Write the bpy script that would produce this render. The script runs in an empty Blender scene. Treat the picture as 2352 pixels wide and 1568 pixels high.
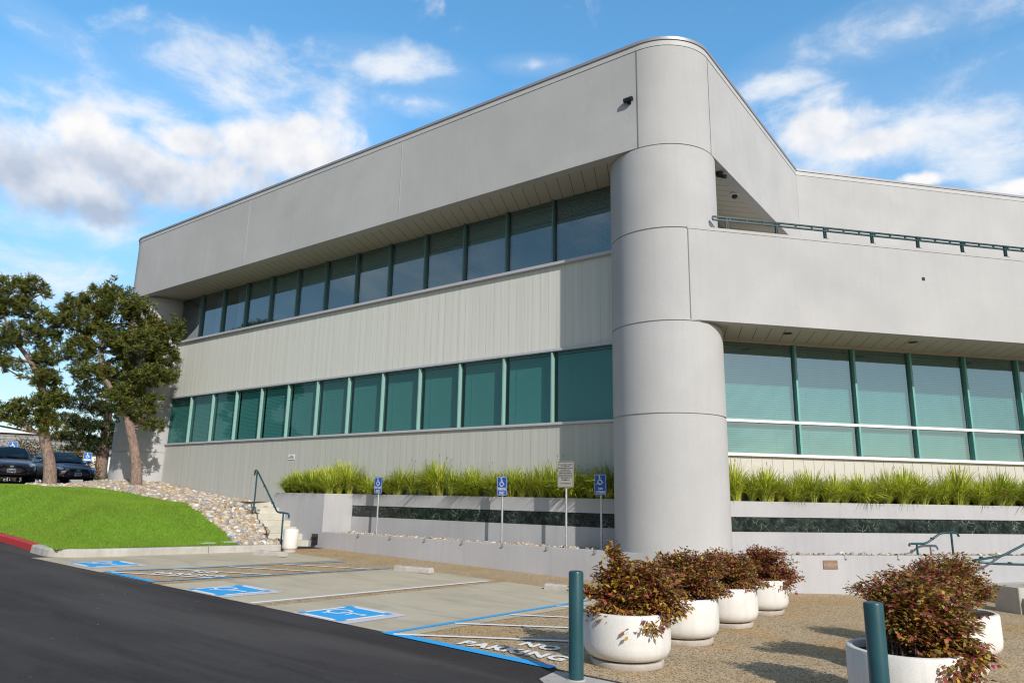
import bpy, math, random
import numpy as np
from mathutils import Matrix, Vector
R_ = math.radians
rng = np.random.default_rng(7)
random.seed(7)
S = bpy.context.scene
COL = S.collection

# ------------------------------------------------------------------ camera
cam_d = bpy.data.cameras.new("camera"); cam = bpy.data.objects.new("camera", cam_d); COL.objects.link(cam)
cam_d.lens = 24.995; cam_d.sensor_width = 36; cam_d.clip_start = .05; cam_d.clip_end = 6000
cam.matrix_world = Matrix(((0.80507, 0.11205, 0.58250, 6.132), (0.59291, -0.18162, -0.78452, -13.755), (0.01789, 0.97696, -0.21265, 1.65), (0, 0, 0, 1)))
S.camera = cam
# ------------------------------------------------------------------ light
SUN_EL, SUN_AZ = 31.0, math.degrees(math.atan2(.889, -.457))      # azimuth clockwise from +Y
sd = Vector((math.sin(R_(SUN_AZ))*math.cos(R_(SUN_EL)), math.cos(R_(SUN_AZ))*math.cos(R_(SUN_EL)), math.sin(R_(SUN_EL))))
sun_d = bpy.data.lights.new("sun", 'SUN'); sun = bpy.data.objects.new("sun", sun_d); COL.objects.link(sun)
sun_d.energy = 4.2; sun_d.angle = R_(.53); sun_d.color = (1, .95, .865)
sun.rotation_euler = sd.to_track_quat('Z', 'Y').to_euler(); sun.location = (20, -20, 30)
S.view_settings.view_transform = 'Standard'; S.view_settings.look = 'None'
S.view_settings.exposure = 0.0; S.view_settings.gamma = 1.0
S.cycles.max_bounces = 8; S.cycles.transparent_max_bounces = 16; S.cycles.caustics_reflective = False; S.cycles.caustics_refractive = False
S.cycles.use_denoising = True; S.cycles.pixel_filter_type = 'BLACKMAN_HARRIS'; S.cycles.filter_width = 1.15

class NT:
    """small node-tree helper"""
    def __init__(s, tree): s.t = tree; s.t.nodes.clear()
    def n(s, kind, ins=None, **kw):
        nd = s.t.nodes.new(kind)
        for k, v in kw.items(): setattr(nd, k, v)
        for k, v in (ins or {}).items(): s.set(nd, k, v)
        return nd
    def set(s, nd, k, v):
        sock = nd.inputs[k]
        if hasattr(v, 'is_output') or isinstance(v, bpy.types.NodeSocket): s.t.links.new(v, sock)
        elif isinstance(v, bpy.types.Node): s.t.links.new(v.outputs[0], sock)
        else: sock.default_value = v
    def m(s, op, a, b=None, c=None, clamp=False):
        nd = s.n('ShaderNodeMath', operation=op, use_clamp=clamp); s.set(nd, 0, a)
        if b is not None: s.set(nd, 1, b)
        if c is not None: s.set(nd, 2, c)
        return nd.outputs[0]
    def vm(s, op, a, b=None):
        nd = s.n('ShaderNodeVectorMath', operation=op); s.set(nd, 0, a)
        if b is not None: s.set(nd, 1, b)
        return nd
    def ramp(s, f, stops):
        nd = s.n('ShaderNodeValToRGB'); s.set(nd, 0, f); e = nd.color_ramp.elements
        while len(e) < len(stops): e.new(.5)
        for i, (p, c) in enumerate(stops):
            e[i].position = p; e[i].color = (c, c, c, 1) if isinstance(c, (int, float)) else (*c, 1)
        return nd.outputs[0]
    def mix(s, f, a, b, mode='MIX'):
        nd = s.n('ShaderNodeMix', data_type='RGBA', blend_type=mode); s.set(nd, 0, f)
        for k, v in ((6, a), (7, b)): s.set(nd, k, (*v, 1) if isinstance(v, tuple) and len(v) == 3 else v)
        return nd.outputs[2]
    def noise(s, vec, scale, detail=4, rough=.55, dist=0):
        nd = s.n('ShaderNodeTexNoise', {'Scale': scale, 'Detail': detail, 'Roughness': rough, 'Distortion': dist})
        if vec is not None: s.set(nd, 'Vector', vec)
        return nd.outputs[0]

# ------------------------------------------------------------------ world: sky with clouds
W = bpy.data.worlds.new("World"); S.world = W; W.use_nodes = True
w = NT(W.node_tree)
out = w.n('ShaderNodeOutputWorld'); bg = w.n('ShaderNodeBackground', {'Strength': .12})
sky = w.n('ShaderNodeTexSky', sky_type='NISHITA', sun_disc=False, sun_elevation=R_(SUN_EL), sun_rotation=R_(SUN_AZ))
sky.air_density = 1.0; sky.dust_density = .5; sky.ozone_density = 2.0; sky.altitude = 0
d = w.n('ShaderNodeTexCoord').outputs['Generated']
sx = w.n('ShaderNodeSeparateXYZ', {0: d})
def sky_dir(x, y):                     # a direction seen in the photograph (2352 px wide)
    v = Vector((x-1176, -(y-784), -1633)); v.normalize()
    return (cam.matrix_world.to_3x3() @ v).normalized()
def blob(x, y, a, b, tilt=0.0):
    c = sky_dir(x, y); h = c.cross(Vector((0, 0, 1))).normalized(); v = h.cross(c)
    h, v = h*math.cos(tilt)+v*math.sin(tilt), v*math.cos(tilt)-h*math.sin(tilt)
    u_ = w.m('MULTIPLY', w.vm('DOT_PRODUCT', d, tuple(h)).outputs['Value'], 1633/a)
    v_ = w.m('MULTIPLY', w.vm('DOT_PRODUCT', d, tuple(v)).outputs['Value'], 1633/b)
    k = w.m('GREATER_THAN', w.vm('DOT_PRODUCT', d, tuple(c)).outputs['Value'], 0.0)
    r = w.m('SQRT', w.m('ADD', w.m('MULTIPLY', u_, u_), w.m('MULTIPLY', v_, v_)))
    return w.m('MULTIPLY', w.m('SUBTRACT', 1.0, r, clamp=True), k), v_
nA_ = w.noise(d, 9, 9, .58, .35); nB_ = w.noise(d, 26, 6, .6, .2)
str_ = w.vm('MULTIPLY', d, (1, 1, 2.0)).outputs[0]
nW_ = w.noise(str_, 9, 9, .6, .25)
def mx(l):
    r = l[0]
    for q in l[1:]: r = w.m('MAXIMUM', r, q)
    return r
CUM = [blob(*q) for q in ((330, 385, 500, 130, .08), (215, 315, 170, 90), (430, 330, 160, 85), (650, 345, 260, 110), (700, 290, 60, 40), (120, 420, 260, 110),
       (1870, 300, 140, 75), (2010, 330, 150, 45), (2120, 415, 70, 26), (2330, 430, 110, 34))]
WSP = [blob(*q) for q in ((560, 200, 330, 130), (880, 155, 240, 70), (250, 245, 330, 110, .1), (1800, 190, 200, 60), (2080, 60, 380, 80, .05), (2120, 300, 520, 170),
       (60, 650, 420, 110), (180, 520, 300, 60), (2300, 350, 200, 120), (760, 260, 160, 130), (1230, 150, 120, 30), (180, 120, 200, 50, -.35), (950, 235, 180, 40), (1900, 220, 120, 50))]
mc = mx([b_[0] for b_ in CUM]); mw = mx([b_[0] for b_ in WSP])
dc = w.n('ShaderNodeMapRange', {0: w.m('ADD', w.m('MULTIPLY', mc, 1.28), w.m('MULTIPLY', w.m('SUBTRACT', nA_, .5), 2.5)), 1: .22, 2: .90}, interpolation_type='SMOOTHSTEP').outputs[0]
dw = w.n('ShaderNodeMapRange', {0: w.m('ADD', w.m('MULTIPLY', mw, .95), w.m('MULTIPLY', w.m('SUBTRACT', nW_, .5), 3.3)), 1: .28, 2: 1.35}, interpolation_type='SMOOTHSTEP').outputs[0]
# clouds elsewhere in the sky (seen only in reflections and as fill light)
away = w.m('GREATER_THAN', .35, w.vm('DOT_PRODUCT', d, tuple(sky_dir(1176, 400))).outputs['Value'])
do = w.m('MULTIPLY', w.n('ShaderNodeMapRange', {0: w.noise(str_, 2.6, 8, .6, .4), 1: .50, 2: .70}, interpolation_type='SMOOTHSTEP').outputs[0], away)
# lit tops and grey undersides: compare the cloud field with the same field a little nearer the sun
shv = w.vm('ADD', d, tuple(Vector((sd.x*.012, sd.y*.012, .030)))).outputs[0]
nP_, nS_ = w.noise(d, 15, 4, .5), w.noise(shv, 15, 4, .5)
lit = w.m('ADD', .46, w.m('MULTIPLY', w.m('SUBTRACT', nP_, nS_), 2.8), clamp=True)
vert = w.m('ADD', .52, w.m('MULTIPLY', CUM[0][1], .60), clamp=True)
lit = w.m('ADD', w.m('MULTIPLY', lit, .55), w.m('ADD', w.m('MULTIPLY', nB_, .22), w.m('MULTIPLY', w.m('SUBTRACT', vert, .36), .75)), clamp=True)
ccol = w.ramp(lit, [(.02, (3.9, 4.6, 5.8)), (.36, (5.5, 6.0, 6.9)), (.70, (7.2, 7.35, 7.75)), (.97, (8.3, 8.2, 8.2))])
north = w.n('ShaderNodeMapRange', {0: w.vm('DOT_PRODUCT', d, tuple(Vector((-.55, .80, .25)).normalized())).outputs['Value'], 1: .0, 2: .62}, interpolation_type='SMOOTHSTEP').outputs[0]
skyc = w.mix(north, w.mix(1.0, sky.outputs[0], (1.0, .97, .92), 'MULTIPLY'), w.mix(1.0, sky.outputs[0], w.mix(w.n('ShaderNodeMapRange', {0: sx.outputs[2], 1: .06, 2: .48}, interpolation_type='SMOOTHSTEP').outputs[0], (1.08, 1.12, 1.10), (1.22, 2.06, 2.22)), 'MULTIPLY'))
# horizon haze
hz = w.m('POWER', w.m('SUBTRACT', 1.0, sx.outputs[2], clamp=True), 7.0)
skyc = w.mix(w.m('MULTIPLY', w.m('MULTIPLY', hz, .25), w.m('ADD', .4, w.m('MULTIPLY', north, .6))), skyc, (5.4, 7.0, 8.3))
col = w.mix(w.m('ADD', w.m('MULTIPLY', dw, .62), w.m('MULTIPLY', w.m('MULTIPLY', mw, nW_), .42), clamp=True), skyc, (7.7, 7.9, 8.2))
col = w.mix(w.m('MULTIPLY', do, .6), col, (5.2, 5.2, 5.3))
col = w.mix(dc, col, ccol)
w.set(bg, 'Color', col); w.t.links.new(bg.outputs[0], out.inputs[0])

# ------------------------------------------------------------------ materials
MATS = {}
def mat(name, color=(.5, .5, .5), rough=.6, metal=0.0, spec=.5, fn=None):
    if name in MATS: return MATS[name]
    m = bpy.data.materials.new(name); m.use_nodes = True; MATS[name] = m
    k = NT(m.node_tree); o = k.n('ShaderNodeOutputMaterial')
    p = k.n('ShaderNodeBsdfPrincipled', {'Base Color': (*color, 1), 'Roughness': rough, 'Metallic': metal, 'Specular IOR Level': spec})
    k.t.links.new(p.outputs[0], o.inputs[0])
    k.P = p; k.O = o; k.pos = k.n('ShaderNodeNewGeometry').outputs['Position']
    if fn: fn(k, p)
    m.diffuse_color = (*color, 1)
    return m
def bump(k, p, h, dist=.01, strength=.5):
    b = k.n('ShaderNodeBump', {'Height': h, 'Distance': dist, 'Strength': strength}); k.t.links.new(b.outputs[0], p.inputs['Normal'])
def mottled(c1, c2, scale=1.5, fine=60, bs=.25, bd=.004, contrast=(.35, .65), streak=0.0):
    def f(k, p):
        a = k.noise(k.pos, scale, 6, .6, .2); b = k.noise(k.pos, fine, 4, .6)
        c = k.mix(k.ramp(a, [(contrast[0], 0.0), (contrast[1], 1.0)]), c1, c2)
        c = k.mix(.09, c, k.ramp(b, [(.3, .2), (.7, .8)]), 'OVERLAY')
        pt = k.noise(k.pos, scale*.45, 3, .5, .5); c = k.mix(k.m('MULTIPLY', k.ramp(pt, [(.46, 0.0), (.56, 1.0)]), .22), c, tuple(x*.80 for x in c1))
        if streak:
            st = k.noise(k.vm('MULTIPLY', k.pos, (3.5, 3.5, .16)).outputs[0], 2.2, 5, .6)
            c = k.mix(k.m('MULTIPLY', k.ramp(st, [(.48, 0.0), (.74, 1.0)]), streak), c, tuple(x*.55 for x in c1))
        k.set(p, 'Base Color', c); bump(k, p, k.m('ADD', b, k.m('MULTIPLY', a, .5)), bd, bs)
    return f
STUCCO = mat('grey_stucco', rough=.9, spec=.25, fn=mottled((.445, .442, .446), (.487, .484, .487), .7, 45, .15, .003, streak=.07))
STUCCO_LOW = mat('grey_wall_paint', rough=.85, spec=.25, fn=mottled((.425, .42, .435), (.47, .465, .48), .8, 55, .2, .004, streak=.16))
COPING = mat('pale_coping', rough=.6, fn=mottled((.47, .47, .47), (.52, .52, .52), 1.2, 40, .1, .002))
JOINT = mat('joint_sealant', (.2, .2, .21), .9)
JOINT_PALE = mat('pale_joint_sealant', (.40, .40, .40), .9)
def cladding(k, p, g=1.0):
    sx_ = k.n('ShaderNodeSeparateXYZ', {0: k.pos})
    st = k.noise(k.vm('MULTIPLY', k.pos, (5, 5, .12)).outputs[0], 1.6, 6, .62)
    st2 = k.noise(k.vm('MULTIPLY', k.pos, (14, 14, .3)).outputs[0], 1.0, 4, .6)
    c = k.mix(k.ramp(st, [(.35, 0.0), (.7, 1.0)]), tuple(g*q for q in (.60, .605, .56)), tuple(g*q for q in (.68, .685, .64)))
    c = k.mix(k.m('MULTIPLY', k.ramp(st2, [(.55, 0.0), (.75, 1.0)]), .35), c, tuple(g*q for q in (.50, .50, .45)))
    fr = k.m('FRACT', k.m('MULTIPLY', sx_.outputs[0], 1/.2397)); c = k.mix(k.m('MULTIPLY', k.ramp(fr, [(.0, 1.0), (.045, .9), (.075, 0.0)]), .20), c, (.16, .16, .14))
    k.set(p, 'Base Color', c)
    bump(k, p, k.ramp(fr, [(.0, 0.0), (.04, 0.0), (.08, 1.0)]), .006, .35)
CLAD = mat('ribbed_metal_cladding', rough=.6, spec=.4, fn=cladding)
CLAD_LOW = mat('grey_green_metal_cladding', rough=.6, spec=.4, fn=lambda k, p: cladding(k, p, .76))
SOFFIT = mat('soffit_planks', (.52, .49, .43), .8)
SILL = mat('pale_aluminium_sill', (.52, .51, .55), .35, .2)
WHITE_FRAME = mat('white_window_rail', (.80, .80, .80), .4)
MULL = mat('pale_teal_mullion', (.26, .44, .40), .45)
MULL_U = mat('shaded_teal_mullion', (.11, .22, .23), .45)  # same teal mullion paint, upper-row shade put into the colour
MULL_B = mat('teal_mullion', (.16, .40, .37), .4)
TEAL = mat('teal_paint', rough=.35, fn=mottled((.012, .058, .072), (.020, .082, .098), 2.2, 60, .08, .001, streak=.3))
RAILG = mat('dark_teal_rail_paint', (.008, .045, .052), .35)
def glass(k, p, fa=.55, fb=.02):
    f = k.n('ShaderNodeFresnel', {'IOR': 1.6}).outputs[0]
    f = k.m('ADD', k.m('MULTIPLY', f, fa), fb, clamp=True)
    tr = k.n('ShaderNodeBsdfTransparent', {'Color': (.31, .63, .62, 1)})
    gl = k.n('ShaderNodeBsdfGlossy', {'Color': (.80, .95, .97, 1), 'Roughness': .015})
    nz = k.noise(k.pos, .9, 2, .5); b = k.n('ShaderNodeBump', {'Height': nz, 'Distance': .01, 'Strength': .12}); k.t.links.new(b.outputs[0], gl.inputs['Normal'])
    mixs = k.n('ShaderNodeMixShader', {0: f, 1: tr.outputs[0], 2: gl.outputs[0]}); k.t.links.new(mixs.outputs[0], k.O.inputs[0])
GLASS = mat('teal_tinted_glass', (.1, .4, .4), fn=glass)
def glass_dark(k, p):
    f = k.n('ShaderNodeFresnel', {'IOR': 1.6}).outputs[0]
    f = k.m('ADD', k.m('MULTIPLY', f, 2.0), .15, clamp=True)
    tr = k.n('ShaderNodeBsdfTransparent', {'Color': (.42, .74, .80, 1)})
    gl = k.n('ShaderNodeBsdfGlossy', {'Color': (.80, .95, 1.0, 1), 'Roughness': .015})
    mixs = k.n('ShaderNodeMixShader', {0: f, 1: tr.outputs[0], 2: gl.outputs[0]}); k.t.links.new(mixs.outputs[0], k.O.inputs[0])
GLASS_B = mat('sunny_side_teal_glass', (.1, .4, .4), fn=lambda k, p: glass(k, p, 1.8, .17))
GLASS_UP = mat('dark_blue_tinted_glass', (.05, .2, .25), fn=glass_dark)
BLIND = mat('venetian_blind_white', (.80, .80, .78), .6)
INTERIOR = mat('dim_office_interior', (.22, .22, .21), .9)
CARPET = mat('office_carpet', (.10, .10, .11), .95)
CURTAIN = mat('pale_curtain', (.75, .75, .74), .9)
def marble(k, p):
    wv = k.n('ShaderNodeTexVoronoi', {'Vector': k.vm('ADD', k.pos, k.vm('MULTIPLY', k.n('ShaderNodeTexNoise', {'Vector': k.pos, 'Scale': 6, 'Detail': 5}).outputs['Color'], (.22, .22, .22)).outputs[0]).outputs[0], 'Scale': 7.0}, feature='DISTANCE_TO_EDGE')
    v2 = k.n('ShaderNodeTexVoronoi', {'Vector': k.vm('ADD', k.pos, k.vm('MULTIPLY', k.n('ShaderNodeTexNoise', {'Vector': k.pos, 'Scale': 13, 'Detail': 6}).outputs['Color'], (.15, .15, .15)).outputs[0]).outputs[0], 'Scale': 17.0}, feature='DISTANCE_TO_EDGE')
    n1 = k.noise(k.pos, 5, 8, .7, 1.5)
    c = k.mix(k.ramp(n1, [(.42, 0.0), (.85, 1.0)]), (.006, .010, .010), (.055, .080, .070))
    n3 = k.noise(k.pos, 2.3, 4, .6)
    vm_ = k.m('MULTIPLY', k.ramp(wv.outputs[0], [(0.0, 1.0), (.035, 0.0)]), k.ramp(n3, [(.50, 0.0), (.68, 1.0)]))
    c = k.mix(k.m('MULTIPLY', k.ramp(v2.outputs[0], [(0.0, 1.0), (.05, 0.0)]), k.m('MULTIPLY', k.ramp(n1, [(.47, 0.0), (.70, 1.0)]), .45)), c, (.16, .24, .21))
    c = k.mix(k.m('MULTIPLY', vm_, .8), c, (.42, .50, .47))
    k.set(p, 'Base Color', c)
MARBLE = mat('dark_green_marble', rough=.16, spec=.5, fn=marble)
def aggregate(c_lo, c_hi, c_dark, stain):
    def f(k, p):
        v = k.n('ShaderNodeTexVoronoi', {'Vector': k.pos, 'Scale': 75.0})
        rv = k.n('ShaderNodeSeparateColor', {0: v.outputs['Color']}).outputs[0]
        c = k.mix(k.ramp(rv, [(0.0, 0.0), (1.0, 1.0)]), c_lo, c_hi)
        c = k.mix(k.ramp(rv, [(.78, 0.0), (.84, 1.0)]), c, c_dark)
        e = k.ramp(v.outputs['Distance'], [(.3, 1.0), (.8, .6)])
        c = k.mix(1.0, c, e, 'MULTIPLY')
        s1 = k.noise(k.pos, .55, 5, .6, .3)
        c = k.mix(k.m('MULTIPLY', k.ramp(s1, [(.45, 0.0), (.68, 1.0)]), .75), c, stain, 'MULTIPLY')
        s2 = k.noise(k.pos, 1.9, 5, .65, .3)
        c = k.mix(k.m('MULTIPLY', k.ramp(s2, [(.40, 0.0), (.75, 1.0)]), .35), c, (.68, .66, .62), 'MULTIPLY')
        k.set(p, 'Base Color', c); bump(k, p, v.outputs['Distance'], .006, .5)
    return f
AGG = mat('exposed_aggregate', rough=.9, spec=.2, fn=aggregate((.44, .33, .20), (.78, .62, .41), (.20, .15, .10), (1.0, .82, .56)))
def slab(k, p):
    a = k.noise(k.pos, .8, 6, .62, .3); b = k.noise(k.pos, 90, 3, .6); s_ = k.noise(k.vm('MULTIPLY', k.pos, (.5, 1.6, 1)).outputs[0], 1.3, 6, .65, .6)
    c = k.mix(k.ramp(a, [(.3, 0.0), (.7, 1.0)]), (.46, .405, .30), (.54, .485, .375))
    c = k.mix(k.m('MULTIPLY', k.ramp(s_, [(.47, 0.0), (.72, 1.0)]), .5), c, (.27, .245, .195))
    c = k.mix(.2, c, k.ramp(b, [(.3, .25), (.7, .75)]), 'OVERLAY')
    k.set(p, 'Base Color', c); bump(k, p, b, .003, .3)
SLAB = mat('stained_concrete_slab', rough=.9, spec=.2, fn=slab)
CONC = mat('pale_concrete', rough=.9, spec=.2, fn=mottled((.40, .38, .34), (.50, .48, .44), 2.2, 60, .35, .005, streak=.25))
STEPC = mat('step_concrete', rough=.9, spec=.2, fn=mottled((.46, .43, .36), (.56, .53, .46), 2.5, 60, .3, .004, streak=.2))
STOPC = mat('wheel_stop_concrete', rough=.9, spec=.2, fn=mottled((.40, .36, .32), (.54, .50, .46), 6, 80, .4, .004))
POTC = mat('white_textured_concrete', rough=.8, spec=.3, fn=mottled((.68, .655, .62), (.76, .74, .71), 2.5, 75, .45, .004, streak=.28))
def asphalt(k, p):
    b = k.noise(k.pos, 130, 3, .7); a = k.noise(k.pos, .35, 6, .6, .4); st = k.noise(k.vm('MULTIPLY', k.pos, (.22, 1.5, 1)).outputs[0], 1.2, 7, .66, .8)
    spots = k.noise(k.pos, 2.6, 3, .5, .2); tr = k.noise(k.vm('MULTIPLY', k.pos, (.10, .75, 1)).outputs[0], 1.0, 3, .5, .5)
    c = k.mix(k.ramp(a, [(.35, 0.0), (.7, 1.0)]), (.052, .048, .048), (.072, .067, .066))
    c = k.mix(k.m('MULTIPLY', k.ramp(st, [(.47, 0.0), (.66, 1.0)]), .75), c, (.036, .033, .034))
    c = k.mix(k.m('MULTIPLY', k.ramp(spots, [(.70, 0.0), (.76, 1.0)]), .5), c, (.03, .03, .033))
    c = k.mix(k.m('MULTIPLY', k.ramp(tr, [(.50, 0.0), (.62, 1.0)]), .45), c, (.105, .098, .094))
    c = k.mix(.75, c, k.ramp(b, [(.3, .12), (.7, .88)]), 'OVERLAY')
    k.set(p, 'Base Color', c); bump(k, p, b, .006, .7)
ASPH = mat('asphalt', rough=.95, spec=.12, fn=asphalt)
def paint(c1, wear=.35):
    def f(k, p):
        a = k.noise(k.pos, 18, 6, .7); b = k.noise(k.pos, 110, 3, .6)
        c = k.mix(k.m('MULTIPLY', k.ramp(k.m('ADD', k.m('MULTIPLY', a, .6), k.m('MULTIPLY', b, .4)), [(.52, 0.0), (.64, 1.0)]), wear), c1, (.40, .37, .31))
        k.set(p, 'Base Color', c); bump(k, p, b, .002, .3)
    return f
P_WHITE = mat('white_road_paint', rough=.7, fn=paint((.84, .84, .83), .14))
P_PALE = mat('worn_pale_paint', rough=.75, fn=paint((.58, .58, .62), .35))
P_BLUE = mat('blue_road_paint', rough=.6, fn=paint((.015, .39, .86), .12))
P_RED = mat('red_kerb_paint', rough=.6, fn=paint((.50, .022, .022), .18))
def lawn(k, p):
    a = k.noise(k.pos, 1.3, 5, .6); b = k.noise(k.pos, 45, 4, .7)
    c = k.mix(k.ramp(a, [(.35, 0.0), (.7, 1.0)]), (.13, .31, .022), (.20, .41, .04))
    c = k.mix(.6, c, k.ramp(b, [(.3, .15), (.7, .8)]), 'OVERLAY'); k.set(p, 'Base Color', c); bump(k, p, b, .03, .8)
LAWN = mat('lawn_turf', rough=.9, spec=.15, fn=lawn)
SOIL = mat('planter_soil', rough=1, spec=.1, fn=mottled((.05, .035, .022), (.09, .062, .04), 9, 60, .6, .01))
BED = mat('gravel_bed', rough=1, spec=.1, fn=mottled((.16, .13, .095), (.26, .22, .17), 9, 60, .6, .01))
def attr_mat(name, rough=.5, trans=.3, spec=.35):
    def f(k, p):
        a = k.n('ShaderNodeAttribute', attribute_name='Col').outputs['Color']
        k.set(p, 'Base Color', a); p.inputs['Roughness'].default_value = rough; p.inputs['Specular IOR Level'].default_value = spec
        if trans:
            t = k.n('ShaderNodeBsdfTranslucent', {'Color': a}); ms = k.n('ShaderNodeMixShader', {0: trans, 1: p.outputs[0], 2: t.outputs[0]})
            k.t.links.new(ms.outputs[0], k.O.inputs[0])
    return mat(name, (.2, .3, .1), fn=f)
M_LEAF = attr_mat('shrub_leaves', .42, .22, .45); M_NEEDLE = attr_mat('pine_needles', .6, .25, .3); M_BLADE = attr_mat('grass_blades', .45, .34, .4); M_TURF = attr_mat('turf_blades', .6, .35, .2)
def rocks(k, p):
    a = k.n('ShaderNodeAttribute', attribute_name='Col').outputs['Color']; n = k.noise(k.pos, 28, 5, .65, .4)
    k.set(p, 'Base Color', k.mix(.35, a, k.ramp(n, [(.3, .15), (.7, .85)]), 'OVERLAY'))
M_ROCK = mat('river_pebbles', rough=.75, spec=.3, fn=rocks)
def bark(k, p):
    n = k.noise(k.vm('MULTIPLY', k.pos, (1, 1, .45)).outputs[0], 16, 6, .7, .8)
    k.set(p, 'Base Color', k.ramp(n, [(.3, (.10, .07, .055)), (.5, (.26, .185, .15)), (.75, (.40, .31, .26))])); bump(k, p, n, .03, .9)
BARK = mat('flaky_pine_bark', rough=.95, spec=.15, fn=bark)
TWIG = mat('brown_twig', (.09, .055, .04), .9)
GALV = mat('galvanised_steel', rough=.45, metal=.7, fn=mottled((.48, .49, .51), (.60, .61, .63), 12, 80, .05, .001))
S_BLUE = mat('sign_blue', (.012, .085, .42), .4); S_WHITE = mat('sign_white', (.80, .80, .80), .4); S_GREY = mat('aged_sign_face', (.38, .37, .335), .5); S_BLACK = mat('sign_black', (.02, .02, .02), .5)
BLACK = mat('black_plastic', (.012, .012, .013), .4); DARKM = mat('dark_bronze', (.06, .05, .04), .5); BRONZE = mat('bronze_plaque', (.27, .17, .13), .5, .3)
def carpaint(k, p):
    p.inputs['Coat Weight'].default_value = .35; p.inputs['Coat Roughness'].default_value = .04
CARP = mat('dark_plum_car_paint', (.058, .045, .056), .40, .1, fn=carpaint)
CARGLASS = mat('car_window_glass', (.012, .018, .020), .05, 0, .35); TYRE = mat('tyre_rubber', (.015, .015, .016), .8); RIM = mat('alloy_rim', (.5, .5, .52), .3, .9)
HEADL = mat('headlight_lens', (.72, .74, .76), .08, .35); AMBER = mat('amber_lens', (.55, .16, .04), .2); CHROME = mat('chrome_trim', (.75, .75, .78), .12, 1.0); PLATE = mat('plate_white', (.55, .56, .58), .5); GRILLE = mat('black_grille', (.010, .010, .012), .5)
SHINGLE = mat('grey_shingle', rough=.9, fn=mottled((.23, .22, .215), (.33, .32, .31), 3, 30, .4, .02)); WHITEW = mat('white_painted_wall', (.74, .73, .70), .8)
FARG = mat('dry_ground', rough=1, spec=.1, fn=mottled((.15, .14, .08), (.22, .20, .12), .05, 3, .3, .1)); HILLM = mat('wooded_hill', rough=1, spec=.1, fn=mottled((.035, .06, .025), (.08, .10, .045), .03, .5, .3, .5))

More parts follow.
